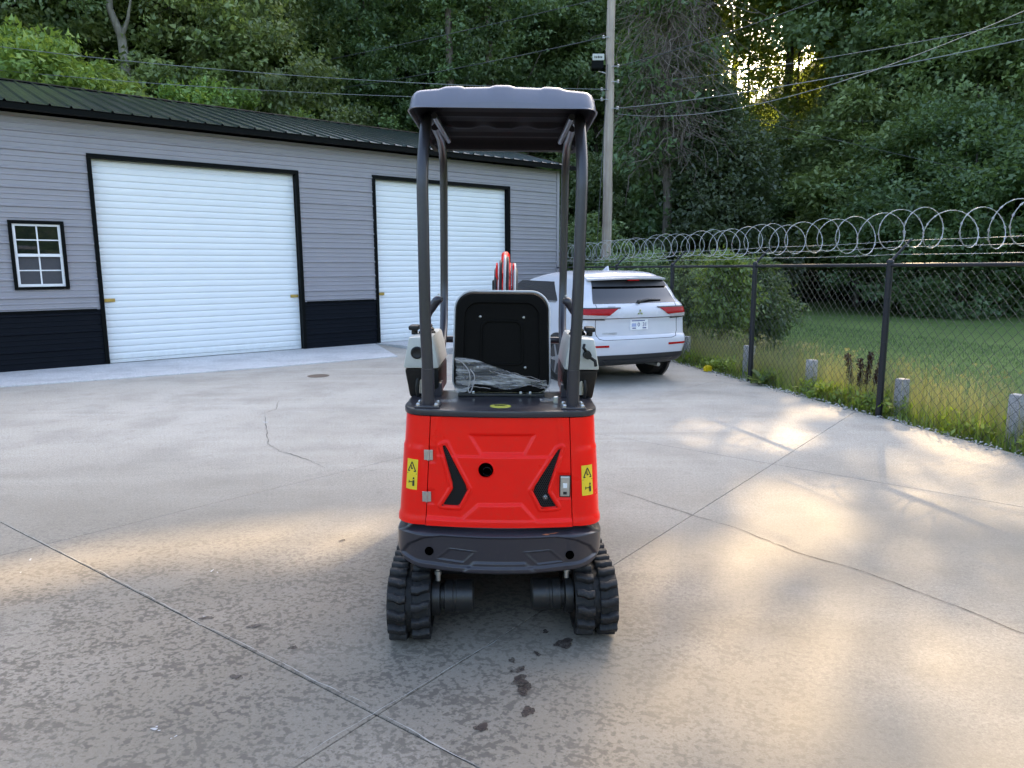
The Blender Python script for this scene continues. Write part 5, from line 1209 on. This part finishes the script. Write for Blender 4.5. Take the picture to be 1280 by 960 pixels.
# ================================================================== WHITE CAR
car = empty('parked_car', (1.87, 10.42, 0), R(24)); car.scale = (.97, .96, .955); tag(car, 'white sport utility car parked beside the fence, seen from the rear', 'car')
ST = np.array([  # z, half width, rear y, front y, corner radius
    (.30, .80, .20, 4.50, .16), (.34, .87, .08, 4.58, .17), (.40, .912, .03, 4.64, .17), (.50, .925, .010, 4.67, .17), (.60, .930, .0, 4.68, .12), (.70, .930, .004, 4.68, .11), (.735, .928, .018, 4.68, .11), (.76, .925, .045, 4.67, .11),
    (.86, .922, .055, 4.66, .11), (.97, .920, .060, 4.64, .11), (1.015, .920, .050, 4.60, .11), (1.03, .920, .030, 4.5, .11), (1.10, .918, .028, 4.2, .11), (1.17, .910, .045, 3.9, .12), (1.215, .900, .075, 3.62, .13),
    (1.30, .860, .150, 3.42, .17), (1.42, .828, .235, 3.12, .15), (1.52, .792, .300, 2.86, .17), (1.60, .752, .345, 2.62, .22), (1.66, .680, .385, 2.40, .24), (1.70, .60, .46, 2.18, .26), (1.728, .46, .66, 1.95, .26), (1.735, .20, .95, 1.6, .18)])
def cs_(z, k): return float(np.interp(z, ST[:, 0], ST[:, k]))
def yr(x, z):
    w_, r_, rc = cs_(z, 1), cs_(z, 2), cs_(z, 4); ax = min(abs(x), w_-.0005); y = r_+.085*(ax/w_)**2
    if ax > w_-rc: y += rc-math.sqrt(max(0, rc*rc-(ax-(w_-rc))**2))
    return y
def yf(x, z):
    w_, f, rc = cs_(z, 1), cs_(z, 3), cs_(z, 4)*1.6; ax = min(abs(x), w_-.0005); y = f-.20*(ax/w_)**2
    if ax > w_-rc: y -= rc-math.sqrt(max(0, rc*rc-(ax-(w_-rc))**2))
    return y
zs_ = []
for a, c in zip(ST[:, 0], ST[1:, 0]): n = max(1, int((c-a)/.03)); zs_ += [a+(c-a)*i/n for i in range(n)]
zs_.append(ST[-1, 0]); rows = []
for z in zs_:
    w_, rc = cs_(z, 1), cs_(z, 4); xr = list(np.linspace(0, w_-rc, 9))+[w_-rc+rc*math.sin(a) for a in np.linspace(0, math.pi/2, 11)[1:]]
    half = [(x, yr(x, z)) for x in xr]; ya, yb2 = half[-1][1], yf(w_, z)
    half += [(w_, ya+(yb2-ya)*u) for u in np.linspace(0, 1, 14)[1:-1]]
    rcf = rc*1.6; xf_ = [w_-rcf+rcf*math.cos(a) for a in np.linspace(0, math.pi/2, 9)]+list(np.linspace(w_-rcf, 0, 7)[1:]); half += [(x, yf(x, z)) for x in xf_]
    full = half+[(-x, y) for x, y in half[::-1]][1:-1]; rows.append([Vector((x, y, z)) for x, y in full]+[Vector((half[0][0], half[0][1], z))])
b = MB(); b.grid(rows); b.add(rows[-1][:-1], [tuple(range(len(rows[-1])-1))]); body = b.build('body', M['white_car'], car, smooth=34, recalc=True)
def rpatch(q, off, th=.008, nx=14, nz=5, fn=None):
    P = []
    for i in range(nz+1):
        v = i/nz; row = []
        for j in range(nx+1):
            u = j/nx; x = (q[0][0]*(1-u)+q[1][0]*u)*(1-v)+(q[3][0]*(1-u)+q[2][0]*u)*v; z = (q[0][1]*(1-u)+q[1][1]*u)*(1-v)+(q[3][1]*(1-u)+q[2][1]*u)*v
            row.append(Vector((x, yr(x, z)-off, z)))
        P.append(row)
    return MB().slab(P, (0, th+off, 0))
def spatch(sg, q, off, th=.01, ny=18, nz=6):
    P = []
    for i in range(nz+1):
        v = i/nz; row = []
        for j in range(ny+1):
            u = j/ny; y = (q[0][0]*(1-u)+q[1][0]*u)*(1-v)+(q[3][0]*(1-u)+q[2][0]*u)*v; z = (q[0][1]*(1-u)+q[1][1]*u)*(1-v)+(q[3][1]*(1-u)+q[2][1]*u)*v
            row.append(Vector((sg*(cs_(z, 1)+off), y, z)))
        P.append(row)
    return MB().slab(P, (-sg*(th+off), 0, 0))
def line_r(pts, r_=.004, off=.0015):
    P = []
    for (x0, z0), (x1, z1) in zip(pts, pts[1:]):
        for u in np.linspace(0, 1, 9)[:-1]: x, z = x0+(x1-x0)*u, z0+(z1-z0)*u; P.append(Vector((x, yr(x, z)+.0, z)))
    x, z = pts[-1]; P.append(Vector((x, yr(x, z), z))); return MB().tube(P, r_, 5)
# rear window, spoiler, tailgate seams
rpatch([(-.735, 1.245), (.735, 1.245), (.655, 1.50), (-.655, 1.50)], .005).build('rear_window', M['car_glass'], car, smooth=60)
rpatch([(-.655, 1.495), (.655, 1.495), (.63, 1.60), (-.63, 1.60)], .035).build('spoiler_face', M['car_black'], car, smooth=60)
P = []
for i in range(7):
    v = i/6; row = []
    for j in range(25):
        u = -1+2*j/24; x = u*(.70-.03*v); row.append(Vector((x, .21+.075*u*u+.10*abs(u)**6+.30*v, 1.612+.055*v+.016*(1-u*u))))
    P.append(row)
sp = MB().slab(P, (0, .01, -.030)).build('spoiler', M['white_car'], car, bevel=.008, smooth=40)
MB().box((0, .235, 1.588), (.20, .03, .020)).build('brake_lamp', M['tail_red'], sp, bevel=.004)
line_r([(-.70, 1.235), (-.72, 1.03), (-.72, .80), (-.68, .725), (-.60, .705), (.60, .705), (.68, .725), (.72, .80), (.72, 1.03), (.70, 1.235)], .0045).build('tailgate_seam', M['seam'], body)
rpatch([(-.66, 1.018), (.66, 1.018), (.66, 1.028), (-.66, 1.028)], .003).build('handle_recess', M['seam'], body)
for sg in (-1, 1):
    tl = rpatch([(sg*.52, 1.070), (sg*.9175, 1.088), (sg*.9165, 1.172), (sg*.365, 1.172)], .012, nx=22).build('tail_lamp', M['tail_red'], car, smooth=50)
    rpatch([(sg*.60, 1.022), (sg*.905, 1.034), (sg*.9175, 1.087), (sg*.54, 1.069)], .011, nx=16).build('clear_lens', M['tail_clear'], tl, smooth=50)
    rpatch([(sg*.33, 1.171), (sg*.917, 1.173), (sg*.914, 1.190), (sg*.32, 1.190)], .010, nx=18).build('lamp_trim', M['car_black'], tl, smooth=50)
    rpatch([(sg*.57, 1.000), (sg*.90, 1.012), (sg*.905, 1.033), (sg*.60, 1.021)], .010, nx=14).build('lamp_trim', M['car_black'], tl, smooth=50)
    spatch(sg, [(.255, 1.095), (.52, 1.165), (.52, 1.17), (.265, 1.17)], .010, ny=8).build('lamp_wrap', M['tail_red'], tl, smooth=50)
    rpatch([(sg*.53, .595), (sg*.87, .600), (sg*.90, .628), (sg*.53, .628)], .006).build('reflector', M['tail_red'], car, smooth=50)
    spatch(sg, [(1.02, 1.262), (3.28, 1.262), (2.55, 1.57), (1.32, 1.56)], .004).build('side_window', M['car_glass'], car, smooth=60)
    spatch(sg, [(.46, 1.26), (.56, 1.26), (.70, 1.58), (.60, 1.58)], .003, ny=3).build('pillar_trim', M['car_black'], car, smooth=60)
    spatch(sg, [(1.05, 1.238), (3.35, 1.238), (3.30, 1.262), (1.02, 1.262)], .008).build('belt_trim', M['chrome'], car, smooth=60)
    b = MB(); b.box((sg*1.0, 3.1, 1.27), (.16, .12, .13)); b.build('mirror', M['white_car'], car, bevel=.03, smooth=40)
    for yy in (.92, 3.60):
        b = MB(); b.lathe((sg*.935, yy, .36), (-sg, 0, 0), [(.41, 0), (.42, .05), (.36, .06)], 36); b.build('wheel_arch', M['car_black'], car, smooth=40)
        b = MB(); b.lathe((sg*.932, yy, .352), (-sg, 0, 0), [(.24, .0), (.30, -.012), (.335, -.002), (.350, .03), (.352, .12), (.350, .20), (.335, .235), (.24, .24)], 40); wh = b.build('wheel', M['rubber'], car, smooth=45)
        b = MB(); b.lathe((sg*.936, yy, .352), (-sg, 0, 0), [(.05, -.004), (.06, .0), (.22, .03), (.238, .0), (.238, .10)], 40); b.build('rim', M['hub'], wh, smooth=40)
        for k in range(5):
            a = R(72*k); d = Vector((0, math.cos(a), math.sin(a))); s_ = Vector((0, -math.sin(a), math.cos(a))); c = Vector((sg*.94, yy, .352)); b = MB(); b.prism([c+d*.05-s_*.03, c+d*.05+s_*.03, c+d*.235+s_*.018, c+d*.235-s_*.018], (-sg*.02, 0, 0)); b.build('spoke', M['hub'], wh)
    rpatch([(sg*.20, .9), (sg*.2, .9), (sg*.2, .9), (sg*.2, .9)], .0) if False else None
# lower bumper cladding
rpatch([(-.86, .295), (.86, .295), (.928, .475), (-.928, .475)], .014, nx=30, nz=8).build('lower_bumper', M['car_black'], car, smooth=45)
rpatch([(-.50, .315), (.50, .315), (.62, .40), (-.62, .40)], .035, nx=20).build('skid_plate', M['car_black'], car, smooth=40, bevel=.01)
for sg in (-1, 1): spatch(sg, [(.34, .26), (4.2, .26), (4.2, .40), (.34, .44)], .008).build('sill_cladding', M['car_black'], car, smooth=45)
MB().b2((-.70, 1.4, .22), (.70, 4.2, .33)).build('underbody', M['car_black'], car)
MB().cyl((.45, .16, .27), (.45, .5, .27), .03, 14).build('exhaust_pipe', M['steel'], car, smooth=50)
# number plate
P = rpatch([(-.155, .845), (.155, .845), (.155, .995), (-.155, .995)], .012, nx=4, nz=2); pl = P.build('number_plate', M['vinyl'], car)
M['plate_blue'] = paint('plate_blue', (.05, .06, .22), .4, dirt=0); M['plate_grey'] = paint('plate_grey', (.35, .40, .60), .4, dirt=0)
rpatch([(-.135, .962), (.10, .962), (.10, .988), (-.135, .988)], .0145, nx=4, nz=1).build('plate_band', M['plate_blue'], pl)
rpatch([(-.13, .892), (-.055, .892), (-.055, .955), (-.13, .955)], .0140, nx=2, nz=1).build('plate_field', M['plate_grey'], pl)
for s_, x in (('0', -.01), ('3', .075), ('1', .115)):
    me = text_mesh(s_, .085); me.transform(Matrix.Translation((x, yr(0, .92)-.0155, .92)) @ Matrix.Rotation(R(90), 4, 'X')); mobj('plate_character', me, M['plate_blue'], pl)
for x0, x1 in ((-.12, -.06), (.06, .125)): rpatch([(x0, .862), (x1, .862), (x1, .878), (x0, .878)], .0145, nx=2, nz=1).build('plate_mark', M['plate_blue'], pl)
# emblem: three rhombs meeting at a point
ey, ez = yr(0, 1.10)-.006, 1.105
for a in (90, 210, 330):
    d = Vector((math.cos(R(a)), 0, math.sin(R(a)))); s_ = Vector((-d.z, 0, d.x)); c = Vector((0, ey, ez)); b = MB(); b.prism([c+d*.003, c+d*.028+s_*.0150, c+d*.053, c+d*.028-s_*.0150], (0, .006, 0)); b.build('emblem_rhomb', M['chrome'], car)
me = text_mesh('OUTLANDER', .040); me.transform(Matrix.Translation((-.50, yr(-.5, .80)-.004, .80)) @ Matrix.Rotation(R(-8), 4, 'Z') @ Matrix.Rotation(R(90), 4, 'X')); mobj('badge_lettering', me, M['hub'], car)
rpatch([(-.52, 1.196), (-.40, 1.196), (-.40, 1.208), (-.52, 1.208)], .004, nx=4, nz=1).build('badge', M['hub'], car)
# wiper and aerial
b = MB(); b.lathe((-.0, yr(0, 1.26)-.03, 1.262), (0, -1, 0), [(.03, 0), (.028, .02), (.01, .03)], 14); b.tube([(0, yr(0, 1.27)-.035, 1.268), (.20, yr(.2, 1.29)-.028, 1.292), (.44, yr(.44, 1.285)-.02, 1.285)], [.022, .016, .008], 8); b.build('rear_wiper', M['car_black'], car, smooth=50)
b = MB(); b.prism([(-.012, .95, 1.73), (-.012, 1.12, 1.735), (-.012, 1.0, 1.80), (-.012, .97, 1.805)], (.024, 0, 0)); b.build('aerial_fin', M['white_car'], car, bevel=.006)
